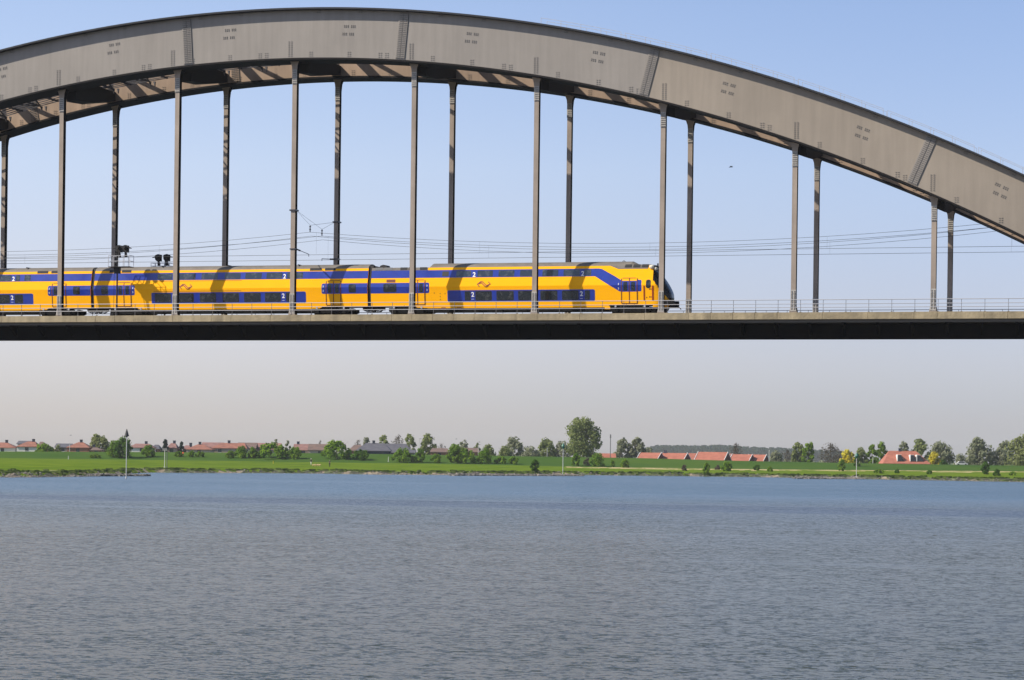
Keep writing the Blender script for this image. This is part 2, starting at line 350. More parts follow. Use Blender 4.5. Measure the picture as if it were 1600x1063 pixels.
# cross beams and braces between the ribs
for k in range(-5, 8):
    X = NX.get(k, 11. * k)
    if zb(X) < RZ + 7: continue
    mb = MB(); s = -.0316 - .00807 * (X - 25); z = zb(X)
    vs = [(X + a, y, z + s * a + b) for y, hz in ((HW + .004, .95), (4.2, .75), (W - HW - .004, -.1)) for a, b in ((-.25, -hz), (.65, -hz), (.65, .9), (-.25, .9))]
    loft(mb, [vs[0:4], vs[4:8], vs[8:12]]); mb.build('cross_beam', MT['soffit'], BR)
    mb = MB(); s = -.0328 - .00771 * (X - 25); z = zt(X)
    vs = [(X + a, y, z + s * a + b) for y in (HW + .003, W - HW - .003) for a, b in ((-.22, -.75), (.22, -.75), (.22, -.02), (-.22, -.02))]
    loft(mb, [vs[0:4], vs[4:8]]); mb.build('top_beam', MT['arch_edge'], BR)
mb = MB()
for k in range(-4, 7):
    a, b = NX.get(k, 11. * k), NX.get(k + 1, 11. * (k + 1))
    for p, q in ((HW, W - HW), (W - HW, HW)):
        mb.bar((a, p, zt(a) - .9), ((a + b) / 2, W / 2, zt((a + b) / 2) - .9 + (0 if p == HW else .01)), .26, .22); mb.bar(((a + b) / 2, W / 2, zt((a + b) / 2) - .9 + (0 if p == HW else .01)), (b, q, zt(b) - .9), .26, .22)
mb.build('top_bracing', MT['lattice'], BR)
# wind-bracing lattice high between the ribs
mb = MB(); LZ = 1.0
xs = [AX0 + 12 + i * 1.83 for i in range(35)]
for i in range(len(xs) - 1):
    a, b = xs[i], xs[i + 1]; za, zb_ = zb(a) + LZ, zb(b) + LZ
    for y in (2.4, 3.1, 3.8, 4.5, 5.2, 5.9, 6.6, 7.3, 7.9): mb.bar((a, y, za), (b, y, zb_), .13, .06)
    mb.bar((a, 2.4, za), (a, 7.9, za), .12, .16)
    mb.bar((a, 2.4 if i % 2 else 7.9, za), (b, 7.9 if i % 2 else 2.4, zb_), .1, .1)
    if i % 2 == 0:
        for q in (0, .45): mb.prism([(a + q, za - .05), (a + q + .22, za - .05), (a + q + .16, za - .5)], 7.85, 8.0)
mb.build('wind_bracing', MT['lattice'], BR)
# handrail on the top of the near rib, right half
mb = MB(); x = P(850, 40, 0)[0]; n = 0
while x < AX1 - 3:
    L_ = 6.9
    for yy in (-.9, .9):
        mb = MB(); seg = [(x + L_ * i / 4, yy, zt(x + L_ * i / 4) + .2) for i in range(5)]
        for i, (a, b, c) in enumerate(seg): mb.bar((a, b, c), (a, b, c + .52), .03)
        for i in range(4): mb.bar((seg[i][0], yy, seg[i][2] + .52), (seg[i + 1][0], yy, seg[i + 1][2] + .52), .03)
        mb.build('arch_handrail', MT['rail'], BR)
    x += L_ + .35
# deck
DX0, DX1 = -150., 260.
mb = MB(); mb.box(DX0, DX1, -1.6, W + 1.6, 15.62, 15.86); mb.build('deck_slab', MT['slab'], BR)
for yy in (0, W):
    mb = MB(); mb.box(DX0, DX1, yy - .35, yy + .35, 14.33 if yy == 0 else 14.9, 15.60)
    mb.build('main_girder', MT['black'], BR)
mb = MB()
for i in range(int((DX1 - DX0) / 2.75)):
    x = DX0 + i * 2.75; mb.box(x, x + .3, .36, W - .36, 15.0, 15.6)
    for y0, y1 in ((-1.5, -.36), (W + .36, W + 1.5)):
        mb.add([(x, y0, 15.35), (x, y1, 14.6 if y0 < 0 else 15.35), (x, y1, 15.6), (x, y0, 15.6), (x + .2, y0, 15.35), (x + .2, y1, 14.6 if y0 < 0 else 15.35), (x + .2, y1, 15.6), (x + .2, y0, 15.6)],
               [(0, 1, 2, 3), (7, 6, 5, 4), (0, 4, 5, 1), (1, 5, 6, 2), (2, 6, 7, 3), (3, 7, 4, 0)])
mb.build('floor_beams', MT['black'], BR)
for yy in (-1.92, W + 1.62):
    mb = MB(); x = DX0 + .4
    bay = 1.833
    edges = []
    while x < DX1: edges.append(x); x += bay * random.choice((1, 1, 2, 2, 1))
    for a, b in zip(edges, edges[1:]):
        mb.box(a + .012, b - .012, yy, yy + .3, 15.86 + .004, 16.42 + random.uniform(-.008, .008))
    mb.build('edge_beam', MT['concrete'], BR)
# railings
for yy, near in ((-1.78, True), (W + 1.78, False)):
    mb = MB(); x = NX[6] - 7 * 11 - 1.0
    while x > DX0 + 12: x -= 11
    while x < DX1 - 11:
        for z in (16.82, 17.1, 17.43): mb.tube([(x, yy, z), (x + 11, yy, z)], .026 if z < 17.4 else .03, 5)
        x += 11
    r = mb.build('railing', MT['rail'], BR)
    x = NX[6] - .95 - 1.8333 * 60; pm = MB()
    while x < 135:
        if -25 < x < 100 and near:
            p = MB(); p.bar((x, yy + .03, 16.36), (x, yy + .03, 17.43), .05, .03); p.box(x - .07, x + .07, yy - .02, yy + .06, 16.43, 16.47); p.build('post', MT['post'], r, off=BB)
        else: pm.bar((x, yy + .03, 16.36), (x, yy + .03, 17.43), .05, .03)
        x += 1.8333
    pm.build('post', MT['post'], r, off=BB)['kind'] = 'stuff'
# rails
TY = 3.3; TY2 = 7.3
for yc in (TY, TY2 - .1):
    for s in (-.75, .75):
        mb = MB(); mb.box(DX0, DX1, yc + s - .035, yc + s + .035, RZ - .05, RZ); mb.box(DX0, DX1, yc + s - .012, yc + s + .012, RZ - .14, RZ - .05); mb.box(DX0, DX1, yc + s - .075, yc + s + .075, RZ - .17, RZ - .14)
        mb.build('rail', MT['black'], BR)
    mb = MB(); x = DX0
    while x < DX1: mb.box(x, x + .24, yc - 1.3, yc + 1.3, 15.865, RZ - .17); x += .62
    mb.build('sleepers', MT['slab'], BR)
# piers at the two ends (outside the picture)
for x in (-58, 101):
    mb = MB()
    loft(mb, [[(x - a, -1.5, z), (x + a, -1.5, z), (x + a, W + 1.5, z), (x - a, W + 1.5, z)] for z, a in ((-3, 2.6), (12.5, 2.2), (12.5, 2.9), (14.3, 2.9))])
    mb.build('pier', MT['concrete'], BR)
del BR['_base']

# ------------------------------------------------------------------ TRAIN
PROF = [(.45, 1.17), (.6, 1.185), (.97, 1.22), (1.29, 1.25), (2.05, 1.34), (2.27, 1.37), (2.6, 1.42), (2.95, 1.35), (3.37, 1.265), (3.7, 1.2), (4.03, 1.135), (4.25, 1.08), (4.38, 1.0), (4.48, .89), (4.56, .71), (4.62, .48), (4.66, .24), (4.67, 0.)]
def wz(z):
    for (a, b), (c, d) in zip(PROF, PROF[1:]):
        if a <= z <= c: return b + (d - b) * (z - a) / (c - a)
    return PROF[0][1] if z < .45 else 0.
ZK = [p[0] for p in PROF]
def side(mb, rows, off=0., sides=(-1,), thick=0., mi=0):
    """rows: (z, xl, xr) rising; lays a sheet on the carriage side, following its profile"""
    rr = []
    for (z0, a0, b0), (z1, a1, b1) in zip(rows, rows[1:]):
        zs = [z0] + [z for z in ZK if z0 + 1e-4 < z < z1 - 1e-4]
        for z in zs:
            t = (z - z0) / (z1 - z0) if z1 > z0 else 0; rr.append((z, a0 + (a1 - a0) * t, b0 + (b1 - b0) * t))
    rr.append(rows[-1])
    for s in sides:
        vs = [];
        for z, a, b in rr:
            y = s * (wz(z) + off); vs += [(a, y, z), (b, y, z)]
        fs = [(2 * i, 2 * i + 1, 2 * i + 3, 2 * i + 2) if s < 0 else (2 * i + 2, 2 * i + 3, 2 * i + 1, 2 * i) for i in range(len(rr) - 1)]
        n = len(rr)
        if thick:
            vs2 = [(x, y - s * thick, z) for x, y, z in vs]; m = len(vs)
            vs += vs2
            for i in range(n - 1): fs += [(2 * i, 2 * i + 2, m + 2 * i + 2, m + 2 * i), (2 * i + 1, m + 2 * i + 1, m + 2 * i + 3, 2 * i + 3)]
            fs += [(0, m, m + 1, 1), (2 * n - 2, 2 * n - 1, m + 2 * n - 1, m + 2 * n - 2)]
        mb.add(vs, fs, mi)
def rrect(x0, x1, z0, z1, r=.08, left=True, right=True):
    rows = []
    for k in range(5):
        t = math.pi / 2 * k / 4; d = r * (1 - math.sin(t)); z = z0 + r * (1 - math.cos(t)); rows.append((z, x0 + (d if left else 0), x1 - (d if right else 0)))
    for k in range(4, -1, -1):
        t = math.pi / 2 * k / 4; d = r * (1 - math.sin(t)); z = z1 - r * (1 - math.cos(t)); rows.append((z, x0 + (d if left else 0), x1 - (d if right else 0)))
    return rows
YS = TY - 1.3       # plane of the carriage side
def lx(px, x0, py=452): return P(px, py, YS)[0] - x0
def text_mesh(ch, size):
    cu = bpy.data.curves.new('t', 'FONT'); cu.body = ch; cu.size = size; cu.resolution_u = 4; cu.offset = size * .02
    ob = bpy.data.objects.new('t', cu); COL.objects.link(ob); dg = bpy.context.evaluated_depsgraph_get(); dg.update()
    me = bpy.data.meshes.new_from_object(ob.evaluated_get(dg)); vs = [tuple(v.co) for v in me.vertices]; fs = [tuple(p.vertices) for p in me.polygons]
    bpy.data.objects.remove(ob); bpy.data.curves.remove(cu); bpy.data.meshes.remove(me)
    return vs, fs
TWO = text_mesh('2', .55); ONE = text_mesh('2', .2)
def mark(root, x, z, tm=TWO, name='number_mark', m='white'):
    vs, fs = tm; xm = sum(v[0] for v in vs) / len(vs)
    mb = MB(); mb.add([(x + v[0] - xm, -(wz(min(4.6, z + v[1])) + .034), z + v[1]) for v in vs], fs); mb.build(name, MT[m], root)
def ribbon(mb, pts, wd, off, mi=0):
    n = len(pts)
    vs = []
    for i, (x, z) in enumerate(pts):
        a = pts[max(i - 1, 0)]; b = pts[min(i + 1, n - 1)]; dx, dz = b[0] - a[0], b[1] - a[1]; L_ = math.hypot(dx, dz) or 1
        for s in (-1, 1): X, Z = x - s * dz / L_ * wd / 2, z + s * dx / L_ * wd / 2; vs.append((X, -(wz(Z) + off), Z))
    mb.add(vs, [(2 * i, 2 * i + 2, 2 * i + 3, 2 * i + 1) for i in range(n - 1)])
def logo(root, x, z):
    """two interlocking rails of the double-arrow emblem"""
    mb = MB()
    s_ = .62
    def rot(pts): return [(2 * x - a, 2 * z - b) for a, b in pts]
    c = [(x - .85 * s_ * 1.1, z - .02), (x - .55 * s_, z + .30 * s_), (x - .38 * s_, z + .36 * s_), (x - .2 * s_, z + .33 * s_), (x + .1 * s_, z + .05 * s_), (x + .3 * s_, z - .14 * s_), (x + .45 * s_, z - .17 * s_), (x + .6 * s_, z - .12 * s_), (x + .72 * s_, z - .02)]
    for q in (c, rot(c)): ribbon(mb, q, .07, .026)
    h = [(x - .95 * s_, z - .0), (x - .62 * s_, z - .32 * s_)]
    for q in (h, rot(h)): ribbon(mb, q, .07, .027)
    mb.build('emblem', MT['brown'], root)
def door(root, xa, xb, z0=1.10, z1=3.22, band=True):
    xm = (xa + xb) / 2
    d = MB(); side(d, [(z0, xa, xb), (z1, xa, xb)], .012, thick=.01)
    dr = d.build('door', MT['yellow'], root)
    if band:
        b = MB(); side(b, [(2.05, xa + .02, xb - .02), (2.95, xa + .02, xb - .02)], .018); b.build('blue_panel', MT['blue'], dr)
    t = .045
    s = MB()
    for a in (xa, xm, xb): side(s, [(z0, a - t / 2 - .01, a + t / 2 + .01), (z1 - .06, a - t / 2 - .01, a + t / 2 + .01)], .03, thick=.02)
    side(s, [(z0 - t, xa, xb), (z0, xa, xb)], .03, thick=.02); side(s, [(z1 - t, xa + .08, xb - .08), (z1, xa + .12, xb - .12)], .03, thick=.02)
    s.build('seal', MT['seal'], dr)
    for a in (xa, xm):
        g = MB(); c = a + (xb - xa) / 4; side(g, rrect(c - .17, c + .17, 2.12, 2.88, .07), .026); g.build('window', MT['glass'], dr)
def bogie(root, xc):
    b = MB()
    for s in (-1, 1):
        y = s * 1.12
        b.prism([(xc - 1.75, .5), (xc - 1.55, .42), (xc - .5, .36), (xc + .5, .36), (xc + 1.55, .42), (xc + 1.75, .5), (xc + 1.75, .78), (xc + .6, .82), (xc - .6, .82), (xc - 1.75, .78)], y - .1, y + .1)
        for q in (-.35, .35): b.tube([(xc + q, y - s * .02, .8), (xc + q, y - s * .02, 1.05)], .13, 8)
    b.box(xc - .5, xc + .5, -1.1, 1.1, .45, .8)
    bo = b.build('bogie', MT['under'], root)
    for q in (-1.25, 1.25):
        wl = MB()
        for s in (-1, 1): wl.tube([(xc + q, s * .68, .46), (xc + q, s * .82, .46)], .46, 20)
        wl.tube([(xc + q, -.7, .46), (xc + q, .7, .46)], .08, 8)
        wl.build('wheel', MT['under'], bo)
        a = MB()
        for s in (-1, 1): a.box(xc + q - .17, xc + q + .17, s * 1.28 - .08, s * 1.28 + .08, .36, .66); a.box(xc + q - .07 , xc + q + .07, s * 1.34 - .05, s * 1.34 + .05, .74, .9, 1)
        a.build('axle_box', [MT['under'], MT['rail']], bo)
def gangway(root, x0, x1):
    g = MB()
    loft(g, [[(x, s * (w_ - .1), z) for s, w_, z in ((-1, wz(1.0), 1.0), (-1, wz(2.6), 2.6), (-1, wz(4.1), 4.1), (-1, .9, 4.5), (1, .9, 4.5), (1, wz(4.1), 4.1), (1, wz(2.6), 2.6), (1, wz(1.0), 1.0))] for x in (x0, x1)])
    g.build('gangway', MT['bellows'], root)
def coupling(root, x, s=1):
    g = MB(); g.bar((x - .9 * s, 0, .82), (x + .15 * s, 0, .82), .3, .28); g.box(min(x, x - .5 * s), max(x, x - .5 * s), -.5, .5, .9, 1.02)
    for i, (y, d) in enumerate(((-.7, .42), (-.45, .55), (.4, .5), (.65, .38), (-.9, .5))):
        g.tube([(x - .7 * s, y, 1.0), (x - .45 * s, y, 1.0 - d * .8), (x - .1 * s, y, 1.0 - d), (x + .15 * s, y, 1.02 - d * .8)], .035, 5)
    g.build('coupling', MT['under'], root)
def roofcap(mb, stations, z0=4.25):
    """stations: (x, ztop); arched roof skin from z0 up to ztop"""
    out = []
    for x, ztp in stations:
        ring = []
        zs = [z0, 4.38, 4.48, 4.56, 4.62, 4.66, 4.67]
        for z in zs: zz = z0 + (z - z0) * (ztp - z0) / (4.67 - z0); ring.append((x, -wz(z), zz))
        ring += [(x, -y, z) for (x, y, z) in ring[:-1][::-1]]
        out.append(ring)
    n = len(out[0]); vs = [p for r_ in out for p in r_]; fs = []
    for i in range(len(out) - 1):
        for k in range(n - 1): fs.append((i * n + k, (i + 1) * n + k, (i + 1) * n + k + 1, i * n + k + 1))
    fs.append(tuple(range(n))); fs.append(tuple((len(out) - 1) * n + k for k in range(n - 1, -1, -1)))
    mb.add(vs, fs)
def underframe(root, xa, xb, L):
    u = MB(); u.box(.35, L - .35, -1.15, 1.15, .98, 1.2); u.box(xa + .3, xb - .3, -1.2, 1.2, .5, .975)
    x = xa + .7
    while x < xb - 2:
        l = random.uniform(.8, 2.2); u.box(x, x + l, -1.26, -.3, random.uniform(.4, .47), .62); x += l + random.uniform(.2, 1.3)
    u.build('underframe', MT['under'], root)
def body_rows(x0, x1, cut0=4.85, cut1=4.85):
    return [(.6, x0 + cut0, x1 - cut1), (.97, x0 + cut0 - .75, x1 - cut1 + .75)], [(.97, x0, x1), (4.25, x0, x1)]
def ends(mb, x, s):
    pts = [(x, -wz(z), z) for z in ZK if .97 <= z <= 4.25] + [(x, wz(z), z) for z in ZK[::-1] if .97 <= z <= 4.25]
    mb.add(pts, [tuple(range(len(pts)))[::s]])
ZU0, ZU1 = 3.37, 4.03; ZL0, ZL1 = 1.29, 2.27
def stripe(root, name, rows_list):
    for sd in (-1, 1):
        q = MB()
        side(q, rows_list, .006, (sd,)); q.build(name, MT['blue'], root)
def middle_car(x0w, label):
    x0 = x0w; L = P(577, 452, YS)[0] - P(144.5, 452, YS)[0]
    g = .16
    root = thing('train_carriage', (x0, TY, RZ), label, 'train carriage', 'carriages of the yellow and blue train')
    b = MB(); A, B = body_rows(g, L - g); side(b, A, 0, (-1, 1)); side(b, B, 0, (-1, 1)); ends(b, g, 1); ends(b, L - g, -1); b.build('body', MT['yellow'], root)
    r = MB(); roofcap(r, [(g, 4.67), (L - g, 4.67)]); ro = r.build('roof', MT['roof'], root, smooth=False)
    for xs_ in ((1.55, 2.45), (2.75, 3.7), (L - 4.2, L - 3.2), (L - 5.6, L - 4.5)):
        q = MB(); side(q, [(4.10, xs_[0], xs_[1]), (4.34, xs_[0] + .03, xs_[1] - .03)], .02, thick=.02); q.build('roof_grille', MT['grille'], ro)
    for xs_ in (6.5, 12.9, 19.5):
        q = MB(); q.box(xs_, xs_ + .05, -.9, .9, 4.6, 4.685); q.build('roof_seam', MT['grille'], ro)
    stripe(root, 'upper_stripe', [(ZU0, g, L - g), (ZU1, g, L - g)])
    stripe(root, 'lower_stripe', rrect(lx(237, x0), lx(478.3, x0), ZL0, ZL1, .14))
    for a, c in ((845, 1245),):
        a, c = g, lx(211, x0); stripe(root, 'door_stripe', rrect(a, c, 2.05, 2.95, .14, left=False))
    a = lx(470 + 195 / 5.904, x0); stripe(root, 'door_stripe', rrect(a, L - g, 2.05, 2.95, .14, right=False))
    def Z6(v): return lx(220 + v / 5.904, x0)
    for a, c in ((135, 278), (345, 487), (550, 693), (760, 905), (958, 1105), (1150, 1290), (1345, 1420)):
        q = MB(); side(q, rrect(Z6(a), Z6(c), ZL0 + .13, ZL1 - .12, .07), .016); side(q, rrect(Z6(a) - .04, Z6(c) + .04, ZL0 + .09, ZL1 - .08, .09), .011, mi=1); q.build('window', [MT['glass'], MT['frame']], root)
    for a, c in ((150, 285), (352, 500), (555, 705), (770, 915), (960, 1110), (1155, 1300), (1345, 1385), (1430, 1490)):
        q = MB(); side(q, rrect(Z6(a), Z6(c), ZU0 + .05, ZU1 - .07, .05), .016); q.build('upper_window', MT['glass_up'], root)
    mark(root, Z6(1322), 3.43); mark(root, Z6(1317), 1.72); mark(root, Z6(1317), 1.45, text_mesh('—', .22))
    logo(root, Z6(418), 2.78)
    t = MB()
    for z in (2.36, 3.27): side(t, [(z, Z6(120), Z6(930)), (z + .03, Z6(120), Z6(930))], .008)
    t.build('trim_line', MT['seal'], root)
    # doors near both ends
    d0 = lx(220 / 1 - 0, x0)
    door(root, lx(1080 / 5.904, x0), lx(1210 / 5.904, x0)); door(root, lx(470 + 236 / 5.904, x0), lx(470 + 370 / 5.904, x0))
    for xx in (lx(970 / 5.904, x0), lx(470 + 478 / 5.904, x0)):
        q = MB(); side(q, rrect(xx - .33, xx + .33, 2.15, 2.86, .1), .016); q.build('window', MT['glass'], root)
    for xx in (lx(1230 / 5.904, x0), lx(470 + 210 / 5.904, x0)):
        for z in (2.62, 2.25): mark(root, xx, z, ONE)
    bogie(root, 3.55); bogie(root, L - 3.55); underframe(root, 5.0, L - 5.0, L)
    gangway(root, L - g - .05, L + g + .05); coupling(root, L - .1, 1); coupling(root, .1, -1)
    return root, L
XM = P(144.5, 452, YS)[0]
car, LM = middle_car(XM, 'double deck carriage wholly in the picture, behind the sixth to the third hanger left of the cab')
car['label'] = 'whole yellow and blue double deck carriage coupled behind the driving carriage'
c2 = copy_tree(car); c2.location.x = XM - LM; c2['label'] = 'double deck carriage cut off by the left edge of the picture, last in sight'
# -- driving carriage
XE = P(577, 452, YS)[0]
def driving_car():
    x0 = XE; g = .16
    root = thing('driving_carriage', (x0, TY, RZ), 'leading double deck carriage with rounded black glazed cab, stepped roof at the front', 'train carriage', 'carriages of the yellow and blue train')
    def X(px, py=452): return lx(px, x0, py)
    def Z7(v): return X(470 + v / 5.904)
    def Z8(v): return X(680 + v / 5.904)
    def Z9(v): return X(860 + v / 5.904)
    def Z4(v): return X(960 + v / 9.667)
    xs_ = X(1020)                                  # where the straight side ends
    b = MB(); c1 = xs_ - X(957) ; side(b, [(.6, 4.85, X(955)), (.97, 4.1, X(951))], 0, (-1, 1))
    side(b, [(.97, g, xs_), (4.25, g, xs_)], 0, (-1, 1)); ends(b, g, 1)
    body = b.build('body', MT['yellow'], root)
    # nose: plan curve closes from the side to the centre line at each height
    outl = [(.15, .7), (.3, .82), (.6, .98), (.9, 1.2), (1.3, 1.42), (1.55, 1.48), (1.9, 1.44), (2.2, 1.32), (2.6, 1.10), (3.0, .84), (3.4, .56), (3.7, .30), (3.95, .02), (4.15, -.35), (4.3, -.85), (4.36, -1.3)]
    def xn(z):
        for (a, c), (d, e) in zip(outl, outl[1:]):
            if a <= z <= d: return xs_ + c + (e - c) * (z - a) / (d - a)
        return xs_ + (outl[0][1] if z < .15 else outl[-1][1])
    zs = [.15 + (4.36 - .15) * i / 42 for i in range(43)]; K = 22
    def pt(z, k):
        t = math.pi / 2 * k / K; xa = min(xs_, xn(z) - 1.0) - 0.
        wv = wz(z) if z < 4.25 else wz(4.25) * math.sqrt(max(0., 1 - ((z - 4.25) / .115) ** 2))
        return (xa + (xn(z) - xa) * math.sin(t) ** 1.0, wv * (math.cos(t) ** .62 if k < K else 0.), z)
    # boundary between paint and glass, read off the side
    bl = []
    for px, py in ((1012.8, 424), (1022, 429.3), (1029, 435.5), (1038.6, 450), (1048, 460.3), (1052.5, 469)):
        q = P(px, py, YS + .5); bl.append((q[0] - x0 - .3, q[1] - RZ - .2))
    def zbound(x):
        if x < bl[0][0]: return 9.
        for (a, c), (d, e) in zip(bl, bl[1:]):
            if a <= x <= d: return c + (e - c) * (x - a) / (d - a)
        return bl[-1][1]
    paint, glass, skirt = MB(), MB(), MB()
    for i in range(len(zs) - 1):
        for k in range(K):
            for s in (-1, 1):
                q = [pt(zs[i], k), pt(zs[i], k + 1), pt(zs[i + 1], k + 1), pt(zs[i + 1], k)]; q = [(a, s * y, z) for a, y, z in q]
                cx_ = sum(p[0] for p in q) / 4; cz_ = sum(p[2] for p in q) / 4
                tgt = glass if cz_ > zbound(cx_) else (skirt if cz_ < .72 else paint)
                tgt.add(q, [(0, 1, 2, 3)[::-s]])
    paint.build('nose', MT['yellow'], root); glass.build('windscreen', MT['screen'], root, smooth=True); skirt.build('skirt', MT['under'], root)
    # roof
    r = MB(); roofcap(r, [(Z7(1172), 4.28), (Z7(1195), 4.67), (Z4(235), 4.67), (Z4(315), 4.42), (Z4(510), 4.40), (Z4(600), 4.30)]); ro = r.build('roof', MT['roof'], root)
    r = MB(); roofcap(r, [(g, 4.33), (Z7(1172), 4.33)]); r.build('low_roof', MT['roof'], root)
    q = MB(); side(q, [(3.97, Z4(50), Z4(500)), (4.25, Z9(545), Z4(505))], .008); q.build('roof_flank', MT['roof'], root)
    for a, c in ((140, 250), (265, 378), (395, 505)):
        q = MB(); side(q, [(4.10, Z4(a) + .02, Z4(c)), (4.36, Z4(a) + .08, Z4(c) + .0)], .03, thick=.02); q.build('roof_grille', MT['grille'], ro)
    q = MB(); side(q, [(4.04, g, Z7(1165)), (4.25, g, Z7(1165))], .008); q.build('roof_flank', MT['roof'], root)
    for a, c, m in ((680, 750, 'grille_l'), (762, 835, 'grille_l'), (910, 975, 'grille'), (985, 1050, 'grille'), (1090, 1155, 'grille')):
        q = MB(); side(q, [(4.07, Z7(a), Z7(c)), (4.3, Z7(a), Z7(c))], .022, thick=.02); q.build('roof_grille', MT[m], ro)
    q = MB(); q.prism([(Z7(690), 4.33), (Z7(700), 4.52), (Z7(725), 4.6), (Z7(755), 4.55), (Z7(765), 4.33)], -.45, .45); q.build('aerial_housing', MT['grille'], ro)
    q = MB(); q.tube([(Z9(625), 0, 4.66), (Z9(640), 0, 4.76), (Z9(655), 0, 4.66)], .03, 5); q.box(Z4(590), Z4(605), -.1, .1, 4.3, 4.5); q.build('aerial', MT['grille'], ro)
    # livery
    rows = [(ZU0, g, Z9(597)), (ZU0 + .001, g, Z9(597))]
    stripe(root, 'upper_stripe', [(ZU0, g, Z9(410)), (ZU1, g, Z9(410))])
    zA, zB, zC, zD = ZU1, 3.17, ZU0, 2.05
    d = MB()
    side(d, [(2.07, Z9(640), Z9(835)), (2.15, Z9(626), Z9(841)), (2.95, Z9(482), Z9(841)), (3.03, Z9(468), Z9(835))], .006)
    side(d, [(3.03, Z9(468), Z9(650)), (ZU0, Z9(410), Z9(590))], .006)
    side(d, [(ZU0, Z9(410), Z9(590)), (ZU1 - .04, Z9(410), Z9(468)), (ZU1, Z9(410), Z9(440))], .006)
    d.build('diagonal_stripe', MT['blue'], root)
    stripe(root, 'lower_stripe', rrect(X(699.3), X(929.8), ZL0, ZL1, .14))
    stripe(root, 'door_stripe', rrect(g, X(671), 2.05, 2.95, .14, left=False))
    for a, c in ((278, 325), (375, 520), (570, 722), (770, 925), (975, 1125), (1175, 1320), (1385, 1425)):
        q = MB(); side(q, rrect(Z8(a), Z8(c), ZL0 + .13, ZL1 - .12, .07), .016); side(q, rrect(Z8(a) - .04, Z8(c) + .04, ZL0 + .09, ZL1 - .08, .09), .011, mi=1); q.build('window', [MT['glass'], MT['frame']], root)
    for a, c in ((190, 325), (385, 527), (580, 725), (778, 930), (985, 1130), (1180, 1330), (1370, 1435)):
        q = MB(); side(q, rrect(Z8(a), Z8(c), ZU0 + .05, ZU1 - .07, .05), .016); q.build('upper_window', MT['glass_up'], root)
    q = MB(); side(q, rrect(Z7(1300), Z7(1360), ZU0 + .12, ZU1 - .12, .05), .016); q.build('upper_window', MT['frame'], root)
    q = MB(); side(q, rrect(Z7(765), Z7(885), 2.15, 2.88, .1), .016); q.build('window', MT['glass'], root)
    q = MB(); side(q, rrect(Z7(790), Z7(872), 3.0, 3.25, .04), .016); q.build('destination_panel', MT['seal'], root)
    for a, z in ((355, 3.43), (348, 1.72), (1356, 3.43), (1350, 1.72)): mark(root, Z8(a), z)
    for a in (348, 1350): mark(root, Z8(a), 1.45, text_mesh('—', .22))
    logo(root, Z8(450), 2.78)
    door(root, Z7(1012), Z7(1145)); door(root, Z9(657), Z9(801))
    for xx in (Z7(1168), Z9(630)):
        for z in (2.62, 2.25): mark(root, xx, z, ONE)
    q = MB(); side(q, rrect(Z9(888), Z9(922), 2.38, 3.0, .14), .016); side(q, rrect(Z9(888) - .05, Z9(922) + .05, 2.33, 3.05, .16), .011, mi=1); q.build('cab_window', [MT['glass'], MT['frame']], root)
    for a, c in ((860, 872), (938, 953)):
        q = MB(); side(q, rrect(Z9(a), Z9(c), 1.3, 2.55, .05), .02, thick=.02); q.build('handrail', MT['handrail'], root)
    q = MB()
    for a, z in ((912, 2.2), (912, 1.55), (885, 1.5), (925, 2.2), (925, 1.55)): side(q, [(z, Z9(a), Z9(a + 8)), (z + .1, Z9(a), Z9(a + 8))], .01)
    for v, z in ((1230, 2.0), (1285, 1.95), (1285, 1.7), (1285, 1.45), (1330, 1.95)): side(q, [(z, Z7(v), Z7(v + 5)), (z + .1, Z7(v), Z7(v + 5))], .01)
    side(q, [(.62, Z7(1295), Z7(1335)), (.82, Z7(1295), Z7(1335))], .01); side(q, [(.62, Z7(1440), Z7(1480)), (.82, Z7(1440), Z7(1480))], .01)
    q.build('hatch_marks', MT['seal'], root)
    # lamp cluster at the upper corner of the cab
    for s in (-1, 1):
        q = MB(); lxx = Z4(555); q.ball((lxx, s * 1.12, 4.12), .25, 10, 0, .8); q.ball((lxx + .32, s * 1.05, 3.98), .17, 10, 0); q.tube([(lxx - .1, s * 1.2, 4.28), (lxx + .4, s * 1.1, 4.08)], .06, 6, mi=1)
        q.build('headlight', [MT['lamp'], MT['grille']], root)
    q = MB()
    for s in (-1, 1): q.box(xs_ + .9, xs_ + 1.75, s * .85 - .18, s * .85 + .18, .95, 1.35)
    q.box(xs_ + 1.1, xs_ + 1.9, -.3, .3, .75, 1.15); q.bar((xs_ + 1.8, -.1, 1.0), (xs_ + 2.2, -.25, .6), .06); q.build('coupler', MT['under'], root)
    bogie(root, 3.55); bogie(root, X(985)); underframe(root, 5.0, X(950), X(1022)); coupling(root, .1, -1)
    return root
driving_car()

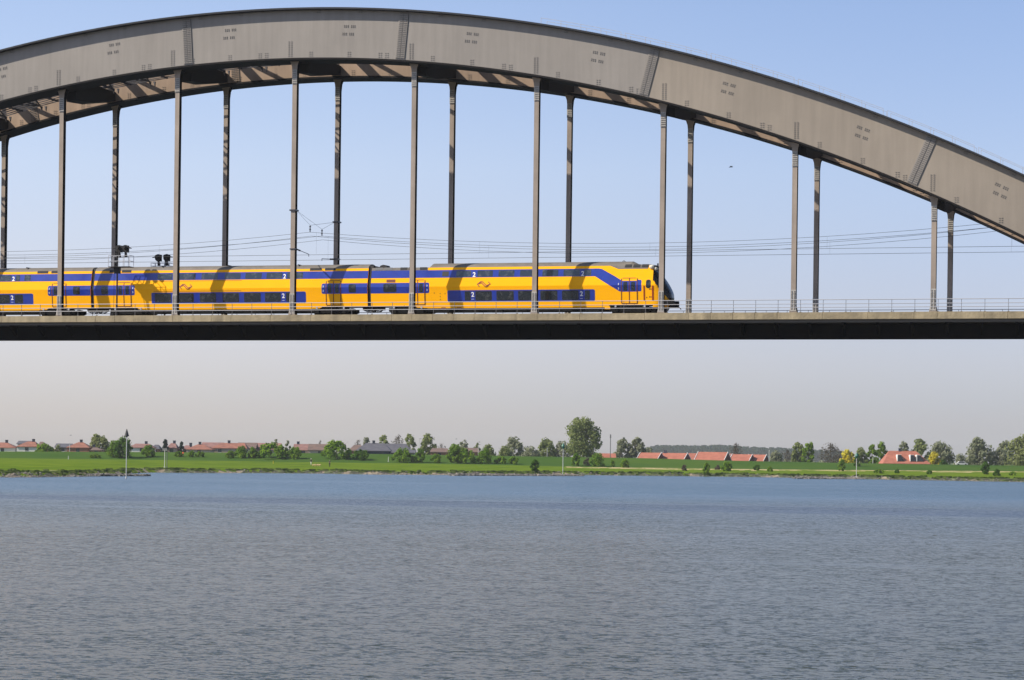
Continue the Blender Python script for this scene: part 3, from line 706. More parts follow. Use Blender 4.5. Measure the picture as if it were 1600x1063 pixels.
# ------------------------------------------------------------------ overhead wires
def wire(name, y, label, cat, grp, sag, xs_sup, zsup, r=.014, drop=None, zc=None):
    mb = MB(); pts = []
    for a, b in zip(xs_sup, xs_sup[1:]):
        for i in range(16):
            t = i / 16; pts.append((a + (b - a) * t, y, zsup - sag * 4 * t * (1 - t)))
    pts.append((xs_sup[-1], y, zsup)); mb.tube(pts, r, 4)
    o = single(mb, name, MT['wire'], (xs_sup[1], y, zsup), label, cat, grp)
    return pts
SUPN = P(484.5, 363, TY)[0]; SUPF = P(503, 369, TY2)[0]
def zP(px, py, y): return P(px, py, y)[1]
SPAN = 60.
for y, sx, pm, pa, pc, nm in ((TY, SUPN, (484.5, 363), (1000, 384.4), (484, 398.5), 'nearer'), (TY2, SUPF, (503, 369), (1000, 388), (503, 406.5), 'farther')):
    sup = [sx + SPAN * i for i in range(-2, 3)]
    zs_ = zP(*pm, y)
    m1 = wire('overhead_wire', y, 'sagging upper support wire over the %s track' % nm, 'overhead wire', 'overhead wires', 1.35, sup, zs_)
    wire('overhead_wire', y + .25, 'lower of two sagging support wires over the %s track' % nm, 'overhead wire', 'overhead wires', 1.55, sup, zs_ - .32)
    zc = zP(*pc, y)
    mb = MB(); mb.tube([(sup[0], y, zc), (sup[-1], y, zc)], .015, 4)
    for p in m1[::4]:
        mb.tube([(p[0] + .6, y, p[2] - .02), (p[0] + .6, y, zc)], .006, 3)
    mb.add([], []); single(mb, 'contact_wire', MT['wire'], (sx, y, zc), 'level contact wire with thin droppers over the %s track' % nm, 'overhead wire', 'overhead wires')
    for i, X_ in enumerate(sup[1:4]):
        rt = thing('wire_insulator', (X_, y, zs_), None, 'insulator', 'insulators of the overhead wires')
        rt['label'] = 'dark insulator carrying the %s track wires %s' % (nm, ('beyond the left edge', 'between the third and fourth hangers from left', 'under the arch at the right edge')[i])
        q = MB()
        for j in range(4): q.tube([(0, 0, .06 + j * .13), (0, 0, .14 + j * .13)], .09 if j % 2 else .06, 8)
        q.tube([(0, 0, 0), (0, 0, .62)], .03, 6); q.build('insulator_stack', MT['insul'], rt)
        if i == 1:
            q = MB(); ox, oz = X_, zs_
            nh, nz_ = NX[2] + .2, zP(461, 329, 0); fh, fz = FX[2] - .2, zP(527, 347.5, W)
            q.tube([(0, 0, .6), (nh - ox, 0 - y, nz_ - oz)], .012, 4); q.tube([(0, 0, .6), (fh - ox, W - y, fz - oz)], .012, 4); q.build('stay_wire', MT['wire'], rt)
        elif i == 2:
            q = MB(); q.bar((0, 0, .6), (0, 0, 2.2), .08); q.build('drop_bar', MT['insul'], rt)
# clamps and registration arms on the two hangers
def clampset(X, Y, zcl, zarm, xe, ye, ze, label):
    rt = thing('registration_arm', (X, Y, zarm), label, 'bracket', 'wire brackets on the hangers')
    q = MB(); q.box(-.3, .3, -.36, .36, zcl - zarm - .06, zcl - zarm + .06); q.build('clamp', MT['insul'], rt)
    q = MB(); q.box(-.26, .26, -.3, .3, -.05, .05); a = Vector((.25 if xe > X else -.25, 0, 0)); b = Vector((xe - X, ye - Y, ze - zarm)); q.tube([a, a + (b - a) * .3], .07, 6); q.tube([a, a + (b - a) * .9, b], .03, 5); q.tube([b, b + Vector((.0, 0, -.2))], .03, 4); q.build('arm', MT['insul'], rt)
clampset(NX[2], 0, zP(461, 329, 0), zP(464, 389.5, 0), P(482.5, 397.5, TY)[0], TY, P(482.5, 397.5, TY)[1], 'dark clamp and steady arm on the nearer hanger left of the wire insulators')
clampset(FX[2], W, zP(527, 347.5, W), zP(525, 405.2, W), P(503, 404.5, TY2)[0], TY2, P(503, 404.5, TY2)[1], 'dark clamp and steady arm on the farther hanger right of the wire insulators')

# ------------------------------------------------------------------ signals
def signal(px, py_head, Y, label, plat_y, plat_x0, plat_x1, pole_px, rail_top):
    X, zh = P(px, py_head, Y); root = thing('railway_signal', (X, Y, 15.87), label, 'railway signal', 'black railway signals above the train')
    o = Vector((X, Y, 15.87)); Xp = P(pole_px, 440, Y)[0] - X; zh -= 15.87
    q = MB(); q.tube([(Xp, 0, 0), (Xp, 0, zh)], .075, 8); q.tube([(Xp - .3, .0, 0), (Xp - .3, .0, zh - 1)], .02, 5); q.build('pole', MT['signal'], root)
    for i, s in enumerate((-1, 1)):
        h = MB(); c = s * (.31 if Y < 2 else .42)
        h.tube([(c, -.05, zh), (c, .05, zh)], .34, 18); h.tube([(c, -.45, zh + .1), (c, -.05, zh + .1)], .16, 10); h.box(c - .18, c + .18, .05, .4, zh - .3, zh + .3)
        h.tube([(c + s * .2, 0, zh + .12), (c + s * .6, .0, zh + .02)], .1, 6, .03); h.tube([(c, .05, zh - .3), (c + .05, .05, zh - .75)], .1, 6, .14)
        h.build('signal_head', MT['signal'], root)
    zp = P(px, plat_y, Y)[1] - 15.87; zr = P(px, rail_top, Y)[1] - 15.87; xa, xb = P(plat_x0, plat_y, Y)[0] - X, P(plat_x1, plat_y, Y)[0] - X
    q = MB(); q.box(xa, xb, -.45, .45, zp - .06, zp); q.box(Xp - .3, Xp + .3, -.1, .1, zp - .6, zp - .06); q.build('platform', MT['signal'], root)
    q = MB()
    for y in (-.43, .43):
        for i in range(5): x = xa + (xb - xa) * i / 4; q.bar((x, y, zp), (x, y, zr), .035)
        for z in (zr, (zr + zp) / 2): q.bar((xa, y, z), (xb, y, z), .035)
    for x in (xa, xb):
        for z in (zr, (zr + zp) / 2): q.bar((x, -.43, z), (x, .43, z), .035)
    q.build('platform_railing', MT['rail'], root)
signal(191, 389, .6, 'black twin-head railway signal on a tall mast in front of the train', 417, 172.5, 205.5, 183, 400)
signal(254, 403, TY2 + 1.7, 'smaller black twin-head railway signal behind the train roof, right one', 421, 239, 268, 258, 411.5)

# ------------------------------------------------------------------ GROUND
def lerp(tab, x):
    if x <= tab[0][0]: return tab[0][1]
    for (a, b), (c, d) in zip(tab, tab[1:]):
        if x <= c: return b + (d - b) * (x - a) / (c - a)
    return tab[-1][1]
def hz(px): return YH + (px - 800) * math.tan(ROLL)
def dist_of(px, py, z): return (CZ - z) * F / (py - hz(px))
# shoreline: picture column -> distance, stored as slope u/v so that it stays a curve on the ground
SHORE = [(px, dist_of(px, py, 0)) for px, py in ((-900, 748), (-300, 748), (0, 746), (60, 746), (110, 745.2), (150, 744.6))] + [(175, 470), (205, 520)] + \
        [(px, dist_of(px, py, 0)) for px, py in ((240, 738.6), (300, 739.5), (400, 739.5), (500, 740.3), (600, 742), (770, 743), (850, 742.4), (900, 742.5), (1000, 743.6), (1200, 746), (1300, 748), (1460, 751), (1600, 753.5), (1900, 758), (2600, 768))]
CREST = [(px, CZ - (py - hz(px)) * 826 / F) for px, py in ((-600, 700), (0, 705.6), (250, 706.6), (500, 708.3), (650, 710.5), (800, 713), (1000, 716), (1150, 720.3), (1400, 725), (1600, 728), (2300, 736))]
def nz(x, y, s=1.):
    return (math.sin(x * .11 * s + 1.3) * math.sin(y * .13 * s + .7) + .6 * math.sin(x * .37 * s + y * .21 * s) + .4 * math.sin(x * .83 * s - y * .61 * s + 2)) / 2
def ground(u, v):
    px = 800 + u / v * F; vs = lerp(SHORE, px) + 3.2 * nz(u, 0, 2.3) + 1.5 * nz(u, 7, 6)
    t = v - vs
    if t < 0: h = -.9 + .9 * math.exp(t / 6.)
    elif t < 4: h = .22 * t / 4
    elif t < 5.5: h = .22 + .5 * (t - 4) / 1.5
    else: h = min(2.05, .72 + (t - 5.5) * .0062 + (.12 * nz(u, v * 2.2, .8) if v < 780 else 0))
    if v > 790:
        c = lerp(CREST, px)
        if v < 822: k = (v - 790) / 32; h = h + (c - h) * (k * k * (3 - 2 * k))
        elif v < 828: h = c
        elif v < 850: h = c + (1.2 - c) * (v - 828) / 22
        else: h = 1.2
    return h
def us():
    l = [-6000, -4000, -2500, -1500, -900, -600, -400]
    u = -300
    while u <= 300: l.append(u); u += 1.6
    return l + [400, 600, 900, 1500, 2500, 4000, 6000]
def vs_():
    l = [340, 370]; v = 385
    while v < 850: l.append(v); v += 1.25 if v < 690 else 4
    return l + [850, 880, 920, 980, 1100, 1400, 2000, 3500, 6000, 9500]
UL, VL = us(), vs_()
def make_ground():
    vs = []; fs = []; mi = []
    H = [[ground(u, v) for u in UL] for v in VL]
    for j, v in enumerate(VL):
        for i, u in enumerate(UL): vs.append(tuple(UV(u, v, H[j][i])))
    n = len(UL)
    for j in range(len(VL) - 1):
        for i in range(n - 1):
            z = max(H[j][i], H[j][i + 1], H[j + 1][i], H[j + 1][i + 1])
            if z < -.7: continue
            fs.append((j * n + i, j * n + i + 1, (j + 1) * n + i + 1, (j + 1) * n + i))
            v = VL[j]; u = UL[i]; px = 800 + u / max(v, 1) * F; t = v - lerp(SHORE, px) + 2 * nz(u, v, 3)
            zz = H[j][i]
            if zz < .24: k = 1 if (560 < px < 900 or px < 250 or nz(u * 1.3, 2, 2) > .45) else 4
            elif zz < .66: k = 4
            elif v >= 786: k = 3
            elif px > 880 and v > 742 + 10 * nz(u, 3, .6) and v < 786 + 6 * nz(u, 9, 2) and nz(u, v, 1.3) > -.1: k = 2
            elif px < 240 and t < 34 and nz(u * 1.4, v * 2, 2) > .22: k = 1
            else: k = 0
            mi.append(k)
    grass = mat('meadow_grass', (.065, .12, .004), .95, spec=.03, col2=(.125, .18, .009), vscale=.09, thr=(.35, .65), coord='Object', bump=.6, bscale=.8)
    sand = mat('river_sand', (.30, .24, .16), .95, col2=(.12, .10, .075), vscale=.35, thr=(.4, .62), bump=.6, bscale=2)
    reed = mat('dry_grass', (.42, .34, .18), .95, spec=.03, col2=(.2, .2, .07), vscale=.12, thr=(.5, .7))
    dike = mat('dike_grass', (.038, .086, .013), .95, spec=.03, col2=(.06, .11, .016), vscale=.03, thr=(.35, .65), stretch=(1, 1, 6))
    bank = mat('bank_soil', (.035, .035, .018), .95, col2=(.09, .12, .03), vscale=.7, thr=(.45, .6))
    me = bpy.data.meshes.new('ground'); me.from_pydata(vs, [], fs)
    for m in (grass, sand, reed, dike, bank): me.materials.append(m)
    me.polygons.foreach_set('material_index', mi); me.polygons.foreach_set('use_smooth', [True] * len(fs)); me.update()
    o = bpy.data.objects.new('ground', me); COL.objects.link(o); o['kind'] = 'structure'
make_ground()
def foot(px, py):
    """distance at which the sight line through a picture point meets the ground"""
    v = 420.
    while v < 824:
        u, z = at(px, py, v)
        if z <= ground(u, v): return v
        v += .5
    return 822.
# ---- stones, tufts (uncountable)
rs = random.Random(3)
stone = mat('bank_stone', (.10, .095, .085), .95, col2=(.28, .25, .22), vscale=1.2, thr=(.4, .65))
def rock(mb, c, r, rz_=.6):
    vs = []; c = Vector(c)
    for i in range(3):
        a = (0.35, 1.2, 2.1)[i]
        for k in range(5):
            t = 2 * math.pi * k / 5 + i * .6; q = r * rs.uniform(.7, 1.2); vs.append(c + Vector((math.sin(a) * math.cos(t) * q, math.sin(a) * math.sin(t) * q, math.cos(a) * q * rz_)))
    fs = [(0, 1, 2, 3, 4)]
    for i in range(2):
        for k in range(5): fs.append((i * 5 + k, (i + 1) * 5 + k, (i + 1) * 5 + (k + 1) % 5, i * 5 + (k + 1) % 5))
    mb.add(vs, fs)
mb = MB()
for i in range(1500):
    px = rs.uniform(-60, 1680) if i % 3 else rs.choice((rs.uniform(-40, 160), rs.uniform(560, 860), rs.uniform(1200, 1600)))
    v = lerp(SHORE, px) + rs.gauss(1.8, 2.2); u = (px - 800) / F * v; g = ground(u, v)
    rock(mb, UV(u, v, max(-.05, g) + .02), rs.uniform(.1, .32))
single(mb, 'bank_stones', stone, tuple(UV(0, 600, 0)), 'scattered grey and brown stones along the far waterline', 'stones', kind='stuff')
def groyne(pts, label, hgt):
    """low rubble tongue reaching into the river; pts = (px, py of its waterline)"""
    m = MB(); sp = []
    for px, py in pts: v = dist_of(px, py, 0); sp.append(((px - 800) / F * v, v))
    base = UV(*sp[0], 0)
    for i in range(620):
        t = rs.random(); t = t ** .8; k = min(int(t * (len(sp) - 1)), len(sp) - 2); f = t * (len(sp) - 1) - k
        u = sp[k][0] + (sp[k + 1][0] - sp[k][0]) * f; v = sp[k][1] + (sp[k + 1][1] - sp[k][1]) * f
        wv = 3.5 * (1 - t * .8); q = rs.uniform(-1, 1)
        rock(m, UV(u, v + q * wv, hgt * (1 - t * .75) * (1 - q * q) * rs.uniform(.5, 1)), rs.uniform(.2, .5))
    single(m, 'stone_groyne', stone, tuple(base), label, 'groyne', 'stone groynes')
groyne([(60, 744.5), (150, 744.4), (233, 744.2)], 'dark rubble groyne running out under the mast with the black cone at left', .6)
groyne([(700, 743.6), (800, 743.6), (912, 744.2)], 'flat rubble groyne at the foot of the white marker right of the middle', .5)
groyne([(1240, 748.3), (1300, 748.6), (1352, 749)], 'short low rubble groyne at the foot of the right-hand marker', .5)
tuft = mat('bank_tuft_leaves', (.03, .055, .008), .9, col2=(.09, .13, .015), vscale=.6, thr=(.4, .6))
mb = MB()
for i in range(2600):
    px = rs.uniform(-60, 1680); v = lerp(SHORE, px) + rs.choice((rs.gauss(6, 1.2), rs.gauss(7, 1.6), rs.uniform(8, 30) if px < 240 else rs.gauss(6.5, 2)))
    u = (px - 800) / F * v
    if nz(u, 5, 3) + rs.uniform(-.6, .6) < 0: continue
    g = ground(u, v); s_ = rs.uniform(.1, .36)
    for q in range(4):
        c = UV(u + rs.uniform(-.5, .5), v + rs.uniform(-.4, .4), g + s_ * .4); d = rgt * rs.uniform(.2, .5) + fwd * rs.uniform(-.2, .2)
        mb.add([c - d - up * s_ * .6, c + d - up * s_ * .6, c + d * .7 + up * s_ * rs.uniform(.3, .9), c - d * .7 + up * s_ * rs.uniform(.3, .9)], [(0, 1, 2, 3)])
single(mb, 'bank_tufts', tuft, tuple(UV(0, 605, 0)), 'dark green weeds and grass tufts on the eroded bank edge', 'weeds', kind='stuff')

# ------------------------------------------------------------------ trees and bushes
def leafm(n, a, b, sc=.35):
    m = mat(n, a, .8, col2=b, vscale=sc, thr=(.38, .62), spec=.05); t = m.node_tree; pb = t.nodes['Principled BSDF']; tr = t.nodes.new('ShaderNodeBsdfTranslucent'); mx = t.nodes.new('ShaderNodeMixShader'); mx.inputs[0].default_value = .5
    src = pb.inputs['Base Color'].links[0].from_socket; t.links.new(src, tr.inputs[0]); t.links.new(pb.outputs[0], mx.inputs[1]); t.links.new(tr.outputs[0], mx.inputs[2]); t.links.new(mx.outputs[0], t.nodes['Material Output'].inputs[0]); return m
LV = {'mid': leafm('leaves_green', (.10, .20, .018), (.24, .36, .035)), 'dark': leafm('leaves_dark', (.045, .11, .016), (.12, .22, .028)),
      'light': leafm('leaves_light', (.11, .20, .018), (.20, .30, .035)), 'pale': leafm('leaves_pale', (.19, .22, .08), (.26, .29, .12)),
      'olive': leafm('leaves_olive', (.17, .21, .075), (.26, .30, .12)), 'grey': leafm('leaves_greygreen', (.21, .23, .14), (.29, .31, .20)),
      'yellow': leafm('blossom_yellow', (.55, .46, .03), (.62, .56, .07)), 'twig': leafm('twigs_brown', (.10, .085, .065), (.15, .125, .09)), 'conifer': leafm('needles_bluegreen', (.02, .04, .03), (.035, .06, .04))}
BARK = mat('bark', (.09, .075, .06), .9, var=.3, vscale=2)
def crown(mb, W_, z0, z1, n, ls, r_, shape='round'):
    """leaf clumps spread through an uneven volume"""
    H = z1 - z0; lob = []; Rx = W_ * .5
    nl = int(9 + W_ * 1.3)
    for i in range(nl):
        t = (i + r_.random()) / nl
        if shape == 'tall': pr = .50 + .5 * math.sin(math.pi * min(1, t * .85 + .12))
        elif shape == 'cone': pr = 1.05 - t * .95
        elif shape == 'low': pr = math.sqrt(max(.1, 1 - t * t * .85))
        else: pr = math.sqrt(max(.2, 1 - (2 * t * .9 - .75) ** 2))
        lr = min(Rx, H * .5) * r_.uniform(.32, .5) * (.8 if shape == 'cone' else 1); lr = max(.35, lr)
        a = i * 2.4 + r_.uniform(-.5, .5); q = max(0, Rx * pr * 1.06 - lr * .62) * (1. if i % 3 else r_.random() ** .5)
        lob.append((q * math.cos(a), q * math.sin(a) * .85, min(z1 - lr * .75, z0 + lr * .6 + t * max(.1, H - 1.3 * lr)), lr))
    vs = []; fs = []
    for i in range(n):
        x, y, z, lr = r_.choice(lob)
        d = Vector((r_.gauss(0, 1), r_.gauss(0, 1), r_.gauss(0, 1))).normalized() * lr * r_.random() ** .38
        c = Vector((x, y, z)) + d; c.z = max(z0 - .1, c.z)
        nn = (d.normalized() + Vector((r_.gauss(0, .5), r_.gauss(0, .5), r_.gauss(0, .5) + .25))).normalized(); t1 = nn.orthogonal().normalized(); t2 = nn.cross(t1); s = ls * r_.uniform(.6, 1.3)
        t1 *= s; t2 *= s * r_.uniform(.6, 1)
        vs += [c - t1 - t2 * .4, c - t2, c + t1 - t2 * .3, c + t1 * .5 + t2, c - t1 * .6 + t2 * .9]; fs.append(tuple(range(len(vs) - 5, len(vs))))
    mb.add(vs, fs); return lob
def plant(name, px0, px1, py0, py1, d, leaf, label, cat, shape='round', group=None, dens=1., trunk=0., ls=None, bare=False):
    """px0..px1 wide, py0 top, py1 foot, d metres away"""
    r_ = random.Random(int(px0 * 7 + py0))
    pc = (px0 + px1) / 2; u, zb_ = at(pc, py1, d); zt_ = at(pc, py0, d)[1]
    g = ground(u, d); z0 = g - .1 if d < 830 else 1.15
    H = zt_ - z0; Wd = (px1 - px0) * d / F
    root = thing(name, tuple(UV(u, d, z0)), label, cat, group)
    ls = ls or max(.16, min(.42, .04 * max(Wd, H)))
    zc = H * trunk
    # trunk and limbs
    tb = MB(); tr = max(.06, H * .018)
    n_l = 5 if not bare else 9
    tb.tube([(0, 0, 0), (.02 * H * r_.uniform(-1, 1), 0, H * .35), (.03 * H * r_.uniform(-1, 1), 0, H * .7)], tr, 6, tr * .5)
    for i in range(n_l):
        a = r_.uniform(0, 6.28); zs0 = H * r_.uniform(max(.1, trunk * .8), .55); q = Wd * .5 * r_.uniform(.4, .85)
        tb.tube([(0, 0, zs0), (q * .5 * math.cos(a), q * .5 * math.sin(a), zs0 + H * .14), (q * math.cos(a), q * math.sin(a), min(H * .95, zs0 + H * r_.uniform(.25, .42)))], tr * .45, 4, tr * .15)
    tb.build('trunk', BARK, root)
    cb = MB(); area = Wd * H
    if bare:
        for i in range(int(150 * dens)):
            a = r_.uniform(0, 6.28); t = r_.random(); rad = Wd * .5 * math.sqrt(max(.05, 1 - (2 * t - .9) ** 2)) * r_.uniform(.3, 1); z = zc + (H - zc) * t
            e = Vector((rad * math.cos(a), rad * math.sin(a), z)); s_ = Vector((e.x * .45, e.y * .45, max(zc * .6, z - H * r_.uniform(.12, .25))))
            cb.tube([s_, (s_ + e) / 2 + Vector((r_.uniform(-.2, .2), 0, .1)), e], .045, 3, .02, cap=False)
        crown(cb, Wd, zc, H, int(area * 5 * dens) + 40, ls * .55, r_, shape)
        cb.build('crown', LV[leaf], root)
    else:
        n = int(min(9000, (area * 27 + 120) / (ls / .3) ** 2 * dens)); crown(cb, Wd, zc, H, n, ls, r_, shape); cb.build('crown', LV[leaf], root)
    return root
GB = 'bushes along the foot of the grassy dike'
def bush(px0, px1, py0, py1, leaf, label, shape='low', dens=1., **k):
    pc = (px0 + px1) / 2; d = min(foot(pc, py1), 806.)
    return plant('bush', px0, px1, py0, py1, d, leaf, label, 'bush', shape, GB, dens, .0, **k)
bush(166, 190, 688, 715, 'light', 'lighter green bush hugging the left flank of the big dark bush by the cone mast')
bush(176, 208, 682, 716, 'dark', 'big dark green bush just behind the mast with the black cone')
bush(140, 158, 709, 716, 'light', 'low pale scrub left of the big dark bush by the cone mast')
bush(221, 242, 695, 714.5, 'mid', 'round bush between the cone mast and the twin sign posts')
bush(272, 286, 705, 714, 'mid', 'small bush left of the walker in orange')
bush(293, 305, 704, 714.5, 'mid', 'small dark bush right of the walker in orange')
bush(305, 320, 705, 714.5, 'light', 'small spreading bush, second to the right of the walker in orange')
bush(352, 368, 704, 716, 'light', 'pale small bush at the left end of the long hedge clump')
bush(366, 387, 697, 716, 'mid', 'dark round bush, second in the long hedge clump')
bush(387, 402, 699, 716, 'mid', 'narrow bush against the left of the biggest bush of the clump')
bush(399, 448, 692, 716.5, 'mid', 'biggest broad bush of the long clump left of the dog walker')
bush(446, 472, 698, 717, 'mid', 'rounded bush closing the long clump on the right, left of the dog walker')
bush(503, 549, 688, 717, 'mid', 'large wide bush directly behind the standing angler')
bush(549, 578, 702, 719, 'dark', 'low dark bush below the grey hipped roofs')
bush(612, 643, 700, 723, 'mid', 'bush in front of the right end of the grey hipped roofs')
bush(640, 651, 713, 723, 'light', 'very small bush between the two bushes near the tall lamp post')
bush(647, 665, 700, 723, 'mid', 'upright bush at the foot of the white lamp post')
bush(673, 690, 709, 723.5, 'mid', 'small bush alone under the bare brown tree')
bush(698, 722, 694, 724, 'light', 'tall lighter bush at the left of the pair under the low brown roof')
bush(715, 743, 701, 724.5, 'mid', 'broad darker bush at the right of the pair under the low brown roof')
bush(744, 769, 701, 724.5, 'mid', 'round bush under the second lamp post')
bush(772, 792, 713, 724.5, 'mid', 'low bush, left one of two under the hazy trees')
bush(794, 811, 713, 725.5, 'mid', 'low bush, right one of two under the hazy trees')
bush(828, 843, 717, 737.5, 'dark', 'single dark bush low on the bank left of the white marker')
bush(893, 907, 708, 728.5, 'mid', 'upright bush right of the white marker, under the tall poplar')
bush(911, 924, 715, 728, 'twig', 'brown leafless shrub between the two bushes under the tall poplar', dens=.4)
bush(921, 944, 707, 729, 'mid', 'full dark bush under the right side of the tall poplar')
bush(954, 961, 719, 730, 'mid', 'tiny bush below the slim dark mast')
bush(969, 983, 717, 731, 'mid', 'small bush below the hazy tree clump right of the mast')
bush(1065, 1073, 726, 736, 'twig', 'thin twiggy shrub on the dry grass strip below the second red roof', dens=.5)
bush(1098, 1110, 723, 742, 'mid', 'upright bush reaching down to the water below the widest red roof')
bush(1117, 1125, 727, 734, 'twig', 'scrubby twig bush left of the flared bush under the red roofs', dens=.6)
bush(1126, 1144, 721, 736.5, 'mid', 'flared dark bush under the row of red roofs')
bush(1177, 1188, 726, 735, 'dark', 'small round bush under the right end of the red roofs')
bush(1199, 1207, 729, 737, 'mid', 'tiny bush right of the red roofs')
bush(1309, 1321, 717, 736, 'mid', 'bush standing left of the right-hand marker')
bush(1334, 1344, 708, 724, 'dark', 'dark bush hidden behind the head of the right-hand marker')
bush(1365, 1382, 733, 740, 'mid', 'flat weedy bush on the meadow below the farmhouse gable')
bush(1398, 1405, 733, 740, 'dark', 'tiny dark shrub on the meadow below the farmhouse')
bush(1448, 1456, 735, 741, 'dark', 'tiny shrub on the dry strip below the right end of the farmhouse')
bush(1533, 1546, 721, 741.5, 'dark', 'dark upright ivy clad stump bush near the right edge', 'tall')
bush(1552, 1563, 733, 744, 'dark', 'squat dark bush right of the ivy clad stump')
bush(1577, 1588, 737, 743, 'mid', 'low flat bush close to the right edge')
GT = 'trees beyond the dike'
def tree(px0, px1, py0, d, leaf, label, shape='round', dens=1., bare=False, trunk=.12, **k):
    return plant('tree', px0, px1, py0, 715, d, leaf, label, 'tree', shape, GT, dens, trunk, bare=bare, **k)
tree(137, 170, 678, 880, 'pale', 'pale yellowish willow left of the cone mast', dens=1.2, trunk=.1)
tree(50, 86, 693, 852, 'light', 'light green dome shaped shrub in front of the second left house', 'low', trunk=0)
tree(84, 96, 694, 870, 'pale', 'wispy pale tree between the second and third left houses', dens=.5)
tree(248, 268, 687, 880, 'conifer', 'dark blue green conifer, left one of the pair between red roofs', 'cone', trunk=.05)
tree(276, 291, 689, 885, 'conifer', 'smaller dark conifer, right one of the pair between red roofs', 'cone', trunk=.05)
tree(425, 436, 686, 960, 'grey', 'thin hazy tree poking up behind the biggest bush', dens=.5)
tree(443, 455, 689, 960, 'grey', 'hazy tree behind the right end of the long bush clump', dens=.6)
tree(494, 505, 687, 1000, 'twig', 'small bare tree behind the roof left of the angler bush', bare=True, dens=.5)
tree(550, 566, 686, 1050, 'twig', 'bare hazy tree at the left end of the grey hipped roofs', bare=True, dens=.6)
tree(563, 580, 682, 1050, 'grey', 'hazy rounded tree behind the left grey hipped roof', dens=.5)
tree(589, 608, 679.5, 900, 'olive', 'round brownish tree above the middle of the grey hipped roofs', dens=.8)
tree(608, 634, 679, 1000, 'twig', 'wide bare tree behind the right grey hipped roof', bare=True, dens=.8)
tree(628, 650, 677, 900, 'olive', 'ragged upright tree rising over the right end of the grey roof', 'tall', dens=.7)
tree(654, 680, 677, 900, 'olive', 'layered dark tree right of the white lamp post', 'tall', dens=.9)
tree(678, 700, 692, 1000, 'twig', 'low bare tree right of the layered dark tree', bare=True, dens=.5)
tree(695, 730, 694, 900, 'light', 'light green tree top behind the pair of bushes', 'low', trunk=.1)
tree(716, 733, 687, 900, 'grey', 'brownish tree behind the low brown roof', dens=.6)
tree(738, 751, 692, 900, 'olive', 'small dark tree beside the second lamp post', dens=.6)
tree(748, 775, 695, 900, 'olive', 'rounded olive tree right of the second lamp post', 'low', trunk=.1)
tree(786, 819, 682.5, 900, 'grey', 'broad hazy tree above the two low bushes', dens=1.)
tree(775, 800, 696, 880, 'olive', 'scrubby low tree left of the broad hazy tree', 'low', trunk=0)
tree(812, 846, 697, 890, 'grey', 'long low scrub of hazy trees before the grove', 'low', trunk=0, dens=.8)
tree(838, 870, 685, 930, 'olive', 'hazy tree forming the left half of the grove left of the poplar', trunk=.08)
tree(862, 895, 690, 930, 'grey', 'hazy tree forming the right half of the grove left of the poplar', trunk=.08)
tree(883, 937, 651.5, 850, 'olive', 'tall full poplar standing far above all the others', 'tall', 1.15, trunk=.16, ls=.34)
tree(957, 985, 684, 900, 'grey', 'left half of the hazy tree clump right of the slim mast', trunk=.06, dens=1.1)
tree(980, 1008, 683, 900, 'grey', 'right half of the hazy tree clump right of the slim mast', trunk=.06, dens=1.1)
tree(1006, 1022, 698, 1200, 'grey', 'low hazy tree beside the first red roof', 'low', trunk=0)
tree(1138, 1162, 691, 900, 'twig', 'bare tree standing behind the right red roofs', bare=True, dens=.9)
tree(1200, 1225, 704, 950, 'grey', 'low hazy scrub tree right of the red roofs', 'low', trunk=0)
tree(1218, 1242, 701, 930, 'twig', 'bushy brown scrub tree left of the green tree pair', bare=True, dens=.8)
tree(1236, 1257, 691, 890, 'olive', 'upright green tree, left one of the pair right of the red roofs', 'tall')
tree(1253, 1273, 691, 880, 'light', 'yellow green pointed tree, right one of the pair right of the red roofs', 'tall')
tree(1277, 1320, 691.5, 900, 'twig', 'wide bare round tree left of the yellow blossom bush', bare=True, dens=1.4)
tree(1311, 1337, 702.5, 856, 'yellow', 'bright yellow blossoming bush left of the right-hand marker', 'low', trunk=0)
tree(1334, 1356, 699, 880, 'olive', 'olive tree behind the head of the right-hand marker', trunk=.05)
tree(1352, 1371, 695, 890, 'light', 'light green tree, left one before the farmhouse gable', trunk=.08)
tree(1367, 1386, 690, 895, 'light', 'light green tree, taller right one before the farmhouse gable', trunk=.08)
tree(1402, 1422, 689.5, 930, 'grey', 'dark hazy tree above the middle of the farmhouse roof')
tree(1423, 1453, 685.5, 930, 'olive', 'big dark tree behind the right of the farmhouse roof', trunk=.1)
tree(1449, 1490, 690, 900, 'grey', 'wide dark tree behind the yellow shrub right of the farmhouse', trunk=.06, dens=1.1)
tree(1449, 1470, 705.5, 858, 'yellow', 'bright yellow blossoming shrub at the right end of the farmhouse', 'round', trunk=0)
tree(1466, 1482, 718, 856, 'dark', 'flat dark shrub beneath the wide tree right of the farmhouse', 'low', trunk=0)
tree(1488, 1513, 709, 930, 'grey', 'low hazy scrub behind the white car', 'low', trunk=0)
tree(1510, 1550, 684, 900, 'grey', 'large grey green tree near the right edge', trunk=.08, dens=1.1)
tree(1546, 1575, 699, 900, 'grey', 'lower tree between the two large trees at the right edge', trunk=.05)
tree(1556, 1582, 688, 1000, 'grey', 'hazy tree top behind the pale willow at the right edge')
tree(1570, 1625, 680, 880, 'pale', 'pale grey willow cut off by the right edge', trunk=.06, dens=1.1)
for i, (a, b, t_) in enumerate(((1625, 1670, 686), (1668, 1700, 692), (-45, -10, 690))):
    tree(a, b, t_, 900, 'grey', ('hazy tree just outside the right edge beside the pale willow', 'hazy tree further outside the right edge', 'hazy tree just outside the left edge')[i])
